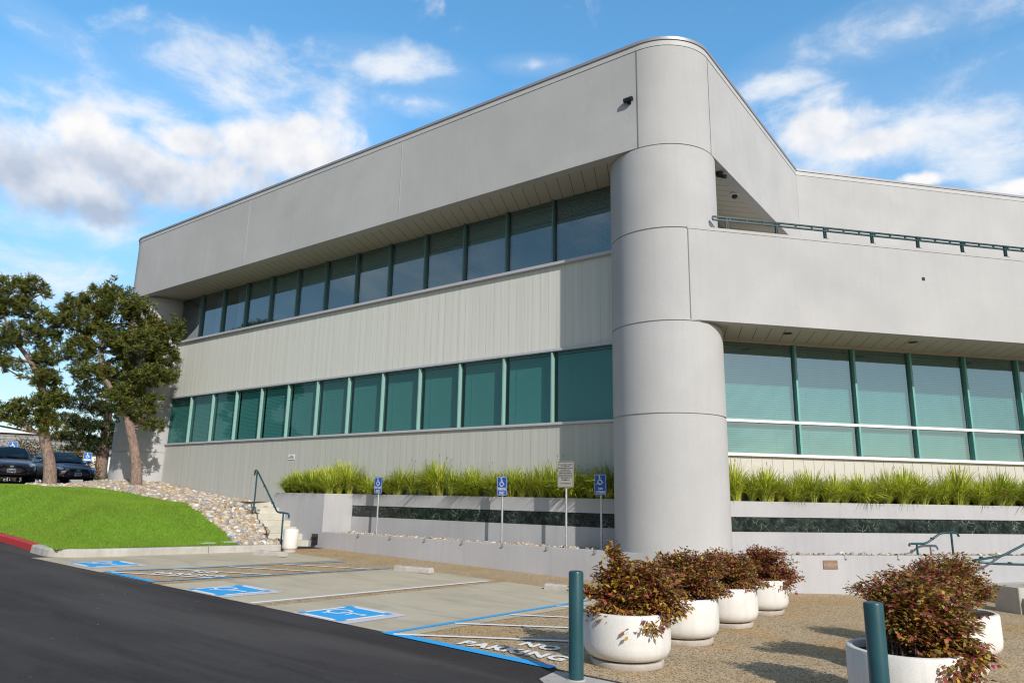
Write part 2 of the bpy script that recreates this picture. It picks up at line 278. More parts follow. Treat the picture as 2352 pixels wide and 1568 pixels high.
# ------------------------------------------------------------------ mesh helpers
class MB:
    def __init__(s): s.v = []; s.f = []; s.s = []; s.mi = []; s.cur = 0
    def add(s, vs, fs, smooth=False, M=None):
        o = len(s.v)
        if M is not None: vs = [tuple(M @ Vector(q)) for q in vs]
        s.v += [tuple(q) for q in vs]; s.f += [tuple(i+o for i in f) for f in fs]; s.s += [smooth]*len(fs); s.mi += [s.cur]*len(fs)
        return s
    def box(s, c, size, M=None, rz=0.0):
        x, y, z = (q/2 for q in size); ca, sa = math.cos(rz), math.sin(rz)
        vs = [(c[0]+ca*a-sa*b, c[1]+sa*a+ca*b, c[2]+e) for e in (-z, z) for a, b in ((-x, -y), (x, -y), (x, y), (-x, y))]
        return s.add(vs, [(3, 2, 1, 0), (4, 5, 6, 7), (0, 1, 5, 4), (1, 2, 6, 5), (2, 3, 7, 6), (3, 0, 4, 7)], M=M)
    def prism(s, pts, z0, z1, M=None):                 # polygon (counter-clockwise) extruded in z; z may be functions
        n = len(pts); f0 = z0 if callable(z0) else (lambda x, y: z0); f1 = z1 if callable(z1) else (lambda x, y: z1)
        vs = [(x, y, f0(x, y)) for x, y in pts]+[(x, y, f1(x, y)) for x, y in pts]
        return s.add(vs, [tuple(range(n-1, -1, -1)), tuple(range(n, 2*n))]+[(i, (i+1) % n, n+(i+1) % n, n+i) for i in range(n)], M=M)
    def tube(s, pts, r, n=10, cap=True, smooth=True, M=None):
        P = [Vector(q) for q in pts]; rs = r if isinstance(r, (list, tuple)) else [r]*len(P); vs = []; prev = None
        for i, p in enumerate(P):
            t = (P[min(i+1, len(P)-1)]-P[max(i-1, 0)]).normalized()
            if prev is None: a = t.orthogonal().normalized()
            else:
                a = prev-t*prev.dot(t); a = a.normalized() if a.length > 1e-6 else t.orthogonal().normalized()
            prev = a; b = t.cross(a)
            vs += [tuple(p+(a*math.cos(2*math.pi*k/n)+b*math.sin(2*math.pi*k/n))*rs[i]) for k in range(n)]
        fs = [(i*n+k, i*n+(k+1) % n, (i+1)*n+(k+1) % n, (i+1)*n+k) for i in range(len(P)-1) for k in range(n)]
        s.add(vs, fs, smooth, M=M)
        if cap: s.add(vs[:n], [tuple(range(n-1, -1, -1))], M=M); s.add(vs[-n:], [tuple(range(n))], M=M)
        return s
    def lathe(s, prof, n=32, c=(0, 0, 0), smooth=True, M=None, a0=0.0, a1=2*math.pi):
        full = abs(a1-a0-2*math.pi) < 1e-6; m = n if full else n+1
        vs = [(c[0]+r*math.cos(a0+(a1-a0)*k/n), c[1]+r*math.sin(a0+(a1-a0)*k/n), c[2]+z) for r, z in prof for k in range(m)]
        fs = [(i*m+k, i*m+(k+1) % m, (i+1)*m+(k+1) % m, (i+1)*m+k) for i in range(len(prof)-1) for k in range(n)]
        return s.add(vs, fs, smooth, M=M)
    def strip(s, pts, width, z, up=0.0, M=None):        # flat ribbon along a polyline, z = function or value
        P = [Vector((*q, 0)) for q in pts]; L = []; Rr = []
        for i, p in enumerate(P):
            t = (P[min(i+1, len(P)-1)]-P[max(i-1, 0)]).normalized(); nrm = Vector((-t.y, t.x, 0))*width/2; L.append(p+nrm); Rr.append(p-nrm)
        zz = (lambda x, y: z(x, y)+up) if callable(z) else (lambda x, y: z+up)
        vs = [(q.x, q.y, zz(q.x, q.y)) for q in L]+[(q.x, q.y, zz(q.x, q.y)) for q in Rr]; n = len(P)
        return s.add(vs, [(n+i, n+i+1, i+1, i) for i in range(n-1)], M=M)
    def poly(s, pts, M=None): return s.add(pts, [tuple(range(len(pts)))], M=M)
    def mesh(s, me, M=None):
        return s.add([tuple(q.co) for q in me.vertices], [tuple(p.vertices) for p in me.polygons], M=M)
    def data(s, name, mats, sharp=None):
        me = bpy.data.meshes.new(name); me.from_pydata(s.v, [], s.f)
        for m in (mats if isinstance(mats, (list, tuple)) else [mats]): me.materials.append(m)
        me.polygons.foreach_set('use_smooth', s.s); me.polygons.foreach_set('material_index', s.mi)
        if sharp: me.set_sharp_from_angle(angle=R_(sharp))
        me.update(); return me
    def build(s, name, mats, parent=None, sharp=None, bevel=0.0):
        return link(name, s.data(name, mats, sharp), parent, bevel)
def link(name, me, parent=None, bevel=0.0):
    o = bpy.data.objects.new(name, me); COL.objects.link(o)
    if parent: o.parent = parent
    if bevel:
        b = o.modifiers.new('bevel', 'BEVEL'); b.width = bevel; b.segments = 2; b.limit_method = 'ANGLE'; b.angle_limit = R_(40)
    return o
def tag(o, label=None, cat=None, group=None, kind=None):
    for k, v in (('label', label), ('category', cat), ('group', group), ('kind', kind)):
        if v: o[k] = v
    return o
def empty(name, loc=(0, 0, 0), rz=0.0, label=None, cat=None, group=None):
    o = bpy.data.objects.new(name, None); COL.objects.link(o); o.location = loc; o.rotation_euler = (0, 0, rz); o.empty_display_size = .2
    return tag(o, label, cat, group)
def copy_tree(o, parent=None):
    c_ = o.copy(); COL.objects.link(c_)
    if parent: c_.parent = parent
    for ch in list(o.children): copy_tree(ch, c_)
    return c_
def struct(o): o['kind'] = 'structure'; return o
def flat_text(body, size, bold=0.0, spacing=1.0, align='CENTER', line=1.0):
    cu = bpy.data.curves.new('text', 'FONT'); cu.body = body; cu.size = size; cu.offset = bold; cu.align_x = align; cu.align_y = 'CENTER'
    cu.space_character = spacing; cu.space_line = line; cu.resolution_u = 3
    o = bpy.data.objects.new('text', cu); COL.objects.link(o); dg = bpy.context.evaluated_depsgraph_get(); dg.update()
    me = bpy.data.meshes.new_from_object(o.evaluated_get(dg)); bpy.data.objects.remove(o); return me
def quads_np(name, V, F4, cols, mt, parent=None, smooth=False):
    """mesh from numpy: V (n,3), F4 (m,4) or (m,3), cols (n,3) stored as the leaf / stone hue"""
    V = np.asarray(V, np.float32); F4 = np.asarray(F4, np.int32); k = F4.shape[1]; me = bpy.data.meshes.new(name)
    me.vertices.add(len(V)); me.vertices.foreach_set('co', V.ravel()); me.loops.add(F4.size); me.loops.foreach_set('vertex_index', F4.ravel())
    me.polygons.add(len(F4)); me.polygons.foreach_set('loop_start', np.arange(0, F4.size, k, dtype=np.int32)); me.polygons.foreach_set('loop_total', np.full(len(F4), k, np.int32))
    if smooth: me.polygons.foreach_set('use_smooth', np.ones(len(F4), bool))
    a = me.attributes.new('Col', 'FLOAT_COLOR', 'POINT'); c4 = np.ones((len(V), 4), np.float32); c4[:, :3] = cols; a.data.foreach_set('color', c4.ravel())
    me.materials.append(mt); me.update(); me.validate(); return link(name, me, parent)
def unit(a): return a/np.maximum(np.linalg.norm(a, axis=-1, keepdims=True), 1e-9)
def leaves(C, D, N, L, Wd, cols):
    """folded leaf blades: base C, direction D, normal N; returns verts, faces, colours"""
    n = len(C); D = unit(D); Sd = unit(np.cross(D, N)); N2 = np.cross(Sd, D); L = np.broadcast_to(L, n)[:, None]; Wd = np.broadcast_to(Wd, n)[:, None]
    a = C; b = C+D*L*.45+Sd*Wd*.5+N2*Wd*.12; c_ = C+D*L-N2*L*.12; e = C+D*L*.45-Sd*Wd*.5+N2*Wd*.12
    V = np.stack([a, b, c_, e], 1).reshape(-1, 3); F = np.arange(4*n).reshape(n, 4); return V, F, np.repeat(cols, 4, 0)

# ------------------------------------------------------------------ ground shape
def ss(a, b, x):
    t = np.clip((x-a)/(b-a), 0, 1); return t*t*(3-2*t)
def gz(X, Y):                                     # parking lot plane, rising to the left and gently behind the camera
    X = np.clip(X, -60, 9); Y = np.clip(Y, -18, 9)
    return .036-.02*X-.02*Y
def gzf(x, y): return float(gz(x, y))
def rz_(X, Y): return gz(X, Y)+1.24*ss(15.5, 26, -X)*(1-ss(26, 60, -X)*.15)
KX = 9.12                                         # the lawn kerb stands at x = -KX
def kerb_y(t):                                    # the kerb line between lawn and road
    return -np.interp(t, [9.1, 9.9, 12.5, 16, 19, 21.5, 23.2], [7.72, 7.58, 7.2, 6.9, 6.7, 6.2, 5.4])
def mound(X, Y):
    t = -X; d_ = np.minimum(t-KX-.03, (Y-kerb_y(t))*1.7)
    z = rz_(X, Y)*0+gz(X, Y)+.15+.80*ss(0, 1, np.maximum(d_, 0)/3.0)+.85*ss(13, 26, t)
    z = z-.15*ss(-3.3, -2.3, Y)*ss(9.3, 10, t)*(1-ss(11.2, 11.9, t))
    return np.minimum(z, 1.66+.06*ss(19, 21, t)+.22*ss(-2.6, -.6, Y))
def grid(name, xs, ys, zf, mt, clip=None, parent=None):
    xs = np.asarray(xs); ys = np.asarray(ys); Xg, Yg = np.meshgrid(xs, ys, indexing='ij'); Z = zf(Xg, Yg)
    V = np.stack([Xg, Yg, Z], -1).reshape(-1, 3); nx, ny = len(xs), len(ys); F = []
    for i in range(nx-1):
        for j in range(ny-1):
            if clip is None or clip((xs[i]+xs[i+1])/2, (ys[j]+ys[j+1])/2): F.append((i*ny+j, (i+1)*ny+j, (i+1)*ny+j+1, i*ny+j+1))
    m = MB(); m.add([tuple(q) for q in V.tolist()], F, True); return m.build(name, mt, parent)

# ------------------------------------------------------------------ ground, road, paving
gr = MB(); gr.lathe([(4000, -2.2), (60, -1.2), (0, -1.2)], 48); struct(gr.build('ground', FARG))
hb = MB(); n_ = 140                                  # wooded ridge all round the horizon
for i in range(n_): pass
vs_, fs_ = [], []
for i in range(n_):
    a = 2*math.pi*i/n_; h_ = 16+9*math.sin(a*3+.6)+5*math.sin(a*7+2)+3*math.sin(a*17)
    for rr, zz in ((520, -3), (640, h_*.6), (820, h_), (1200, -3)): vs_.append((rr*math.cos(a), rr*math.sin(a), zz))
for i in range(n_):
    for k in range(3): fs_.append((i*4+k, ((i+1) % n_)*4+k, ((i+1) % n_)*4+k+1, i*4+k+1))
hb.add(vs_, fs_, True); struct(hb.build('hills', HILLM))
YE = -7.97                                           # where the asphalt meets the stalls
xs = sorted(set(np.round(np.arange(-60, 30.1, 1.0), 3).tolist()+[-9.2]))
ys = sorted(set(np.round(np.arange(-40, 22.1, 1.0), 3).tolist()+[YE]))
struct(grid('road', xs, ys, lambda X, Y: rz_(X, Y)+.002*0, ASPH, clip=lambda x, y: y < YE or x < -9.2))
struct(grid('paving', sorted(set(np.arange(-9.2, 14.1, .9).tolist()+[14.1])), np.linspace(YE, 10, 21), gz, AGG))
def sheet(name, pts, up, mt):
    m = MB(); m.poly([(x, y, gzf(x, y)+up) for x, y in pts]); return struct(m.build(name, mt))
def rect(x0, x1, y0, y1): return [(x0, y0), (x1, y0), (x1, y1), (x0, y1)]
for x0, x1, y1 in ((-9.1, -6.42, -2.86), (-4.55, -2.2, -2.86), (-1.97, .50, -2.9)): sheet('parking_bay', rect(x0, x1, YE, y1), .004, SLAB)
sheet('pavement', [(2.46, -8.06), (2.52, -8.42), (3.1, -8.9), (12, -8.9), (12, -8.06)], .006, CONC)
def line(pts, wd, mt, up=.009, name='painted_line'):
    m = MB(); P = []
    for (a, b) in zip(pts[:-1], pts[1:]): P += [(a[0]+(b[0]-a[0])*k/4, a[1]+(b[1]-a[1])*k/4) for k in range(4)]
    P.append(pts[-1]); m.strip(P, wd, gzf, up); return struct(m.build(name, mt))
line([(.27, -7.98), (.27, -3.75)], .075, P_BLUE); line([(.22, -7.985), (2.38, -7.985)], .13, P_BLUE, .010)
line([(-2.31, -7.93), (-2.20, -3.12)], .085, P_WHITE)
line([(-4.90, -7.88), (-4.66, -3.16)], .06, P_BLUE); line([(-6.46, -7.72), (-6.10, -3.1)], .06, P_BLUE); line([(-6.46, -7.86), (-4.86, -7.90)], .11, P_BLUE, .010)
for a, b in (((.36, -8.0), (2.05, -6.63)), ((.33, -6.97), (2.05, -5.55)), ((.36, -5.9), (2.05, -4.6)), ((.30, -4.72), (2.05, -3.4))): line([a, b], .075, P_WHITE, .0115)
for a, b in (((-6.33, -7.83), (-4.88, -6.93)), ((-6.3, -6.8), (-4.8, -5.87)), ((-6.25, -5.76), (-4.75, -4.84)), ((-6.2, -4.6), (-4.7, -3.65))): line([a, b], .08, P_WHITE, .0115)
def ground_mesh(name, me, mt, ox, oy, ang, up, sxy=(1, 1)):
    ca, sa = math.cos(ang), math.sin(ang)
    for v in me.vertices:
        x, y = v.co.x*sxy[0], v.co.y*sxy[1]; X = ox+ca*x-sa*y; Y = oy+sa*x+ca*y; v.co = (X, Y, gzf(X, Y)+up)
    me.materials.clear(); me.materials.append(mt); return struct(link(name, me))
for (tx, ty, ang, nx, ny) in ((1.70, -7.70, R_(7), 1.77, -7.31), (-5.44, -6.99, R_(36), -5.60, -6.62)):
    ground_mesh('painted_lettering', flat_text('PARKING', .34, .014, 1.1), P_WHITE, tx, ty, ang, .0125, (.78, .88))
    ground_mesh('painted_lettering', flat_text('NO', .34, .014, 1.1), P_WHITE, nx, ny, ang, .0125, (.78, .88))
def wheelchair(m, M, z=0.0, th=.075):
    """access symbol in a unit square, y up, person facing +x"""
    def seg(a, b, wd): 
        a, b = Vector(a), Vector(b); t = (b-a).normalized(); n = Vector((-t.y, t.x))*wd/2
        m.poly([(*(a+n), z), (*(a-n), z), (*(b-n), z), (*(b+n), z)], M)
    def disc(c, r, k=18): m.poly([(c[0]+r*math.cos(2*math.pi*i/k), c[1]+r*math.sin(2*math.pi*i/k), z) for i in range(k)], M)
    disc((-.10, .42), .075)
    seg((-.09, .32), (-.06, -.03), th); seg((-.08, .17), (.14, .17), th*.8)
    seg((-.075, -.02), (.17, -.02), th); seg((.15, .01), (.27, -.30), th); seg((.25, -.285), (.37, -.235), th*.85)
    c = (-.02, -.19); k = 26; a0, a1 = R_(128), R_(372)
    for i in range(k):
        p, q = a0+(a1-a0)*i/k, a0+(a1-a0)*(i+1)/k; r0, r1 = .24-th*.42, .24+th*.42
        if math.degrees(q) > 350: continue
        m.poly([(c[0]+r*math.cos(x), c[1]+r*math.sin(x), z) for x, r in ((p, r0), (q, r0), (q, r1), (p, r1))], M)
for cx_, cy_, sz in ((-.90, -7.50, .94), (-3.41, -7.48, .94), (-7.51, -7.36, .94)):
    h = sz/2
    sheet('painted_pad', rect(cx_-h*1.02, cx_+h*1.06, cy_-h*1.05, cy_+h*1.06), .0085, P_PALE)
    sheet('painted_pad', rect(cx_-h*.98, cx_+h*.74, cy_-h*.98, cy_+h*.86), .0115, P_WHITE)
    x0, x1, y0, y1 = cx_-h*.84, cx_+h*.60, cy_-h*.84, cy_+h*.72; kx = .10; m = MB()
    for (a, b, c_, e) in ((x0, x1, y0+.001, y1-.001),): m.poly([(x, y, gzf(x, y)+.0145) for x, y in rect(a, b, c_, e)])
    for qx in (x0, x1):
        for qy in (y0, y1): m.poly([(x, y, gzf(x, y)+.0152) for x, y in rect(qx-kx*.55, qx+kx*.55, qy-kx*.55, qy+kx*.55)])
    struct(m.build('painted_pad', P_BLUE))
    m = MB(); wheelchair(m, None, th=.085); ca = .60
    m.v = [((lambda X, Y: (X, Y, gzf(X, Y)+.018))(cx_-.06+v[1]*ca, cy_-.03-v[0]*ca)) for v in m.v]
    struct(m.build('painted_wheelchair_symbol', P_WHITE))

m = MB(); P_ = [(x, YE+.006*math.sin(x*7.3)+.009*math.sin(x*2.9+1)) for x in np.arange(-8.8, 2.5, .1)]; m.strip(P_, .035, gzf, .0035); struct(m.build('road_edge_grit', mat('reddish_grit', rough=1, spec=.1, fn=mottled((.10, .065, .05), (.24, .16, .12), 14, 90, .5, .005, contrast=(.4, .6)))))
JL = mat('dark_control_joint', (.27, .21, .145), .95)
for a, b in (((.5, -2.9), (12, -2.9)), ((4.0, -5.2), (12, -5.2)), ((-9.0, -2.86), (.5, -2.88))): line([a, b], .009, JL, .0065, 'paving_joint')
n_ = 130; lx = rng.uniform(-9, 3, n_); ly = rng.uniform(-13.5, -8.1, n_); lx[:40] = rng.uniform(-7, 6, 40); ly[:40] = rng.uniform(-7.8, -1.6, 40)
Cn = np.stack([lx, ly, gz(lx, ly)+.010], 1); aa = rng.uniform(0, 6.28, n_); Dn = np.stack([np.cos(aa), np.sin(aa), rng.uniform(-.1, .25, n_)], 1)
V, F, cc = leaves(Cn, Dn, np.tile((0, 0, 1.0), (n_, 1)), rng.uniform(.012, .040, n_), rng.uniform(.008, .018, n_), np.array([(.30, .16, .07), (.42, .38, .32), (.20, .10, .05), (.5, .47, .42)])[rng.integers(0, 4, n_)])
tag(quads_np('leaf_litter', V, F, cc, M_LEAF), 'tiny dry leaf bits and grit scattered on the asphalt and paving', 'litter', kind='stuff')

# kerb round the lawn
def kerb(path, mt, name, h=.15, wd=.16):
    m = MB(); P = [Vector(p) for p in path]; L = []
    for i, p in enumerate(P):
        t = (P[min(i+1, len(P)-1)]-P[max(i-1, 0)]).normalized(); L.append((p, Vector((t.y, -t.x))))
    prof = ((-.02, -.15), (0, 0.0), (.012, h-.03), (.035, h), (wd, h+.004), (wd+.02, -.15)); vs = []
    for p, n in L:
        for o, z in prof: q = p+n*o; vs.append((q.x, q.y, float(rz_(p.x, p.y))+z))
    k = len(prof); m.add(vs, [(i*k+j, (i+1)*k+j, (i+1)*k+j+1, i*k+j+1) for i in range(len(P)-1) for j in range(k-1)])
    m.add(vs[:k], [tuple(range(k))]); m.add(vs[-k:], [tuple(range(k-1, -1, -1))])
    return struct(m.build(name, mt))
side = [(-KX+.26, -2.55+-.12*0)]+[(-KX+.26, y) for y in (-3.5, -4.6)]; side2 = [(-KX+.26, -4.62), (-KX+.26, -6.0), (-KX+.24, -7.0)]
corner = [(-KX+.24-.62*(1-math.cos(a)), -7.0-.66*math.sin(a)) for a in np.linspace(0, math.pi/2, 7)]
kerb([(p[0], p[1]) for p in side][::1], CONC, 'kerb'); kerb(side2+corner[1:]+[(-10.25, -7.60)], CONC, 'kerb')
kerb([(-t, float(kerb_y(t))) for t in (10.26, 11, 12, 13, 14, 15, 16, 17, 18, 19, 20, 21)], P_RED, 'red_kerb')

# lawn mound and pebble bed
def bed_edge(t):                                   # Y of the edge between lawn and pebbles
    return float(np.interp(t, [9.1, 10.1, 10.8, 11.5, 13.0, 14.9, 16.75, 17.8, 19, 20.5, 23], [-3.75, -3.45, -3.5, -3.55, -3.1, -2.75, -2.75, -3.2, -3.7, -3.9, -3.4]))
XS = np.arange(-23, -KX+.001, .24); XS[-1] = -KX+.02
vs_, fl, fb = [], [], []
NY = 44
for x in XS:
    t = -x; y0 = float(kerb_y(t))+.10; y1 = -1.95 if t < 11.55 else .3
    if t < 10.4: y1 = -2.3
    e_ = bed_edge(t)
    yy = np.concatenate([np.linspace(y0, e_, NY//2+1), np.linspace(e_, y1, NY//2+1)[1:]])
    vs_ += [(x, float(y), float(mound(x, y))) for y in yy]
for i in range(len(XS)-1):
    for j in range(NY):
        q = (i*(NY+1)+j, (i+1)*(NY+1)+j, (i+1)*(NY+1)+j+1, i*(NY+1)+j+1); (fl if j < NY//2 else fb).append(q)
m = MB(); m.add(vs_, fl, True); struct(m.build('lawn', LAWN)); m = MB(); m.add(vs_, fb, True); struct(m.build('pebble_bed', BED))
def blades(name, X, Y, Z, h, wd, c1, c2, mt, lean=.35):
    n = len(X); a = rng.uniform(0, 2*math.pi, n); h = h*rng.uniform(.6, 1.25, n); l = rng.uniform(0, lean, n); b = rng.uniform(0, 2*math.pi, n)
    B = np.stack([X, Y, Z], 1); o = np.stack([np.cos(a), np.sin(a), 0*a], 1)*wd/2
    T = B+np.stack([np.cos(b)*l*h, np.sin(b)*l*h, h], 1); V = np.stack([B-o, B+o, T], 1).reshape(-1, 3)
    f = rng.uniform(0, 1, (n, 1)); c = np.array(c1)*(1-f)+np.array(c2)*f
    pat = .5+.5*np.sin(X*1.7+np.sin(Y*1.3)*1.6)*np.sin(Y*2.1+np.sin(X*.9)*2.0); pat2 = .5+.5*np.sin(X*5.1+2*np.sin(Y*3.3))*np.sin(Y*6.3+1.7*np.sin(X*4.1))
    g = np.clip(pat*.6+pat2*.4, 0, 1)[:, None]; c = c*(.86+.24*g); dry = (rng.uniform(0, 1, n) < .05+.10*(1-g[:, 0])); c[dry] = np.array((.34, .30, .10))*rng.uniform(.7, 1.1, (dry.sum(), 1))
    return quads_np(name, V, np.arange(3*n).reshape(n, 3), np.repeat(c, 3, 0), mt)
N = 110000; tt = rng.uniform(9.0, 22, N*2); w_ = 1/np.maximum(1, (tt-8)/5); keep = rng.uniform(0, 1, N*2) < w_; tt = tt[keep]
ye = np.array([bed_edge(t) for t in np.linspace(9, 23, 300)]); ey = np.interp(tt, np.linspace(9, 23, 300), ye); ky = np.asarray(kerb_y(tt))+.10
yy = ky+(ey-ky+.05)*rng.uniform(0, 1, len(tt)); lw = tt > KX-.06; tt, yy = tt[lw], yy[lw]
tag(blades('lawn_grass', -tt, yy, mound(-tt, yy)-.004, .045, .011, (.15, .30, .02), (.33, .49, .06), M_TURF, .9), 'short bright green lawn grass on the kerbed mound', 'grass', kind='stuff')

ICO = None
def ico():
    global ICO
    if ICO is None:
        import bmesh
        b = bmesh.new(); bmesh.ops.create_icosphere(b, subdivisions=2, radius=1); b.verts.ensure_lookup_table()
        ICO = (np.array([v.co[:] for v in b.verts]), np.array([[v.index for v in f.verts] for f in b.faces])); b.free()
    return ICO
PEB = np.array([(.50, .43, .34), (.60, .54, .45), (.42, .30, .19), (.50, .36, .20), (.40, .38, .36), (.31, .31, .32), (.66, .62, .56), (.45, .36, .30), (.56, .44, .33)])
def pebbles(name, X, Y, Z, r0, r1, label):
    Vb, Fb = ico(); n = len(X); k = len(Vb); r = r0+(r1-r0)*rng.uniform(0, 1, n)**1.7
    sc = np.stack([r*rng.uniform(.85, 1.35, n), r*rng.uniform(.7, 1.05, n), r*rng.uniform(.5, .85, n)], 1)
    A = rng.uniform(0, 2*math.pi, n); tl = rng.normal(0, .3, n); ca, sa, ct, st = np.cos(A), np.sin(A), np.cos(tl), np.sin(tl)
    V = Vb[None]*sc[:, None, :]; V = V*(1+.10*np.sin(Vb[None, :, :1]*3+rng.uniform(0, 6, (n, 1, 1)))+.08*np.sin(Vb[None, :, 1:2]*4+rng.uniform(0, 6, (n, 1, 1))))
    x, y, z = V[..., 0], V[..., 1], V[..., 2]; x, z = ct[:, None]*x-st[:, None]*z, st[:, None]*x+ct[:, None]*z
    x, y = ca[:, None]*x-sa[:, None]*y, sa[:, None]*x+ca[:, None]*y
    V = np.stack([x, y, z], -1)+np.stack([X, Y, Z+sc[:, 2]*.45], 1)[:, None]
    F = (Fb[None]+(np.arange(n)*k)[:, None, None]).reshape(-1, 3)
    c = PEB[rng.integers(0, len(PEB), n)]*rng.uniform(.62, 1.08, (n, 1))
    return tag(quads_np(name, V.reshape(-1, 3), F, np.repeat(c, k, 0), M_ROCK, smooth=True), label, 'pebbles', kind='stuff')
N = 11000; tt = rng.uniform(9.0, 22.5, N); e_ = np.interp(tt, np.linspace(9, 23, 300), ye); y1 = np.where(tt < 10.4, -2.35, np.where(tt < 11.6, -1.98, .1)); yy = e_+(y1-e_)*rng.uniform(0, 1, N)**.9
pebbles('river_pebbles', -tt, yy, mound(-tt, yy), .028, .088, 'loose bed of tan and grey river pebbles between lawn and building')
N = 900; x = rng.uniform(-9.25, -1.2, N); y = rng.uniform(-.98, -.2, N); pebbles('ledge_pebbles', x, y, np.full(N, .585)+rng.uniform(-.02, .03, N), .020, .05, 'small river pebbles filling the ledge behind the low wall under the parking signs')
RB = Matrix.Rotation(R_(48.19), 4, 'Z'); dBx, dBy = math.cos(R_(48.19)), math.sin(R_(48.19))
N = 700; s_ = rng.uniform(1.25, 12, N); v_ = rng.uniform(-.98, -.2, N); pebbles('ledge_pebbles', dBx*s_-dBy*v_, dBy*s_+dBx*v_, np.full(N, .590)+rng.uniform(-.02, .03, N), .022, .055, 'small river pebbles filling the ledge right of the big round column')

# ------------------------------------------------------------------ the office building
R = 1.142
BLD = empty('office_building', (0, 0, 0), 0, 'grey two-storey office building with round corner column and teal ribbon windows', 'building')
def arc(cx, cy, r, a0, a1, n=22): return [(cx+r*math.cos(R_(a0+(a1-a0)*k/n)), cy+r*math.sin(R_(a0+(a1-a0)*k/n))) for k in range(n+1)]
def wall_path(m, pts, th, z0, z1, off=0.0, smooth=False):
    P = [Vector(p) for p in pts]; O_, I_ = [], []
    for i, p in enumerate(P):
        a = (P[i]-P[i-1]).normalized() if i else (P[1]-P[0]).normalized(); b = (P[i+1]-P[i]).normalized() if i < len(P)-1 else a
        n1, n2 = Vector((-a.y, a.x)), Vector((-b.y, b.x)); n = (n1+n2); n = n/n.length; k = 1/max(.3, n.dot(n1)); O_.append(p-n*off*k); I_.append(p+n*(th-off)*k)
    n = len(P); vs = [(p.x, p.y, z) for L in (O_, I_) for z in (z0, z1) for p in L]      # O z0, O z1, I z0, I z1
    fs = []
    for i in range(n-1): fs += [(i, i+1, n+i+1, n+i), (n+i, n+i+1, 3*n+i+1, 3*n+i), (2*n+i+1, 2*n+i, 3*n+i, 3*n+i+1), (i+1, i, 2*n+i, 2*n+i+1)]
    fs += [(0, n, 3*n, 2*n), (n-1, 3*n-1, 4*n-1, 2*n-1)]
    return m.add(vs, fs, smooth)
XL = -21.4
f_left = [(XL-R, 14)]+arc(XL, 0, R, 180, 270)+arc(0, 0, R, 270, 360)+[(R, 7.03)]
Q = lambda s, n: (s*dBx+n*dBy, s*dBy-n*dBx)        # B-wing coordinates: s along, n outward
f_back = [(R, 7.03), Q(20, -3.831)]
f_all = f_left+[Q(20, -3.831)]
m = MB(); wall_path(m, f_left, .25, 8.88, 11.175); m.build('fascia', STUCCO, BLD, 30)
m = MB(); wall_path(m, [(R+.002, 7.034)]+[Q(20, -3.829)], .25, 6.95, 11.172); m.build('rear_wall', STUCCO, BLD)
m = MB(); wall_path(m, f_all, .34, 11.175, 11.30, .012); m.build('coping', COPING, BLD, 30)
m = MB(); wall_path(m, f_all, .40, 11.30, 11.365, .035); m.build('roof_edge', mat('metal_roof_edge', (.34, .33, .36), .45, .3), BLD, 30)
m = MB(); m.prism([(XL-.9, .5), (XL, -.85), (0, -.85), (.85, 0), (.85, 7.2), Q(19.8, -4.2), (2, 22), (XL-.9, 14)], 11.0, 11.1); m.build('roof', mat('roof_membrane', (.3, .3, .3), .9), BLD)
def column(name, c, z0, zs, z1, parent):
    prof = [(R, z0)]
    for z in zs: prof += [(R, z-.016), (R-.022, z-.012), (R-.022, z+.012), (R, z+.016)]
    prof.append((R, z1)); m = MB()
    for i, (a, b) in enumerate(zip(prof[:-1], prof[1:])): m.lathe([a, b], 96, (c[0], c[1], 0), True)
    return m.build(name, STUCCO, parent, 30)
column('corner_column', (0, 0), -.25, (3.26, 5.09, 7.03, 8.875), 8.905, BLD); column('end_column', (XL, 0), 0.9, (3.0, 5.06, 7.0, 8.875), 8.905, BLD)
for x in (-7.12, -14.24): m = MB(); m.box((x, -R-.002, 10.03), (.014, .012, 2.28)); m.build('control_joint', JOINT_PALE, BLD)
m = MB(); m.box((-.005, -R-.002, 10.03), (.022, .012, 2.28)); m.build('control_joint', JOINT, BLD); m = MB(); m.box((R+.002, .0, 10.03), (.012, .014, 2.28)); m.build('control_joint', JOINT, BLD)
def planks(name, vec, pitch, base=(.47, .445, .39)):
    def f(k, p):
        fr = k.m('FRACT', k.m('MULTIPLY', k.vm('DOT_PRODUCT', k.pos, vec).outputs['Value'], 1/pitch))
        k.set(p, 'Base Color', k.mix(k.ramp(fr, [(.0, 1.0), (.045, 1.0), (.05, 0.0)]), base, (.10, .095, .085)))
    return mat(name, base, .8, fn=f)
m = MB(); m.prism([(XL-.85, 0), (XL-.6, -.7), (XL, -.9), (-.0, -.9), (-.0, .30), (XL-.85, .30)], 8.90, 8.98); m.build('soffit', planks('soffit_planks_front', (.906, .423, 0), .30), BLD)
m = MB(); m.prism([(-.0, -.9), (.4, -.8), (.8, -.4), (.9, 0), (.9, 7.1), (-.2, 7.1), (-.2, .30), (0, .30)], 8.902, 8.98); m.build('soffit', planks('soffit_planks_balcony', (-dBy, dBx, 0), .27), BLD)
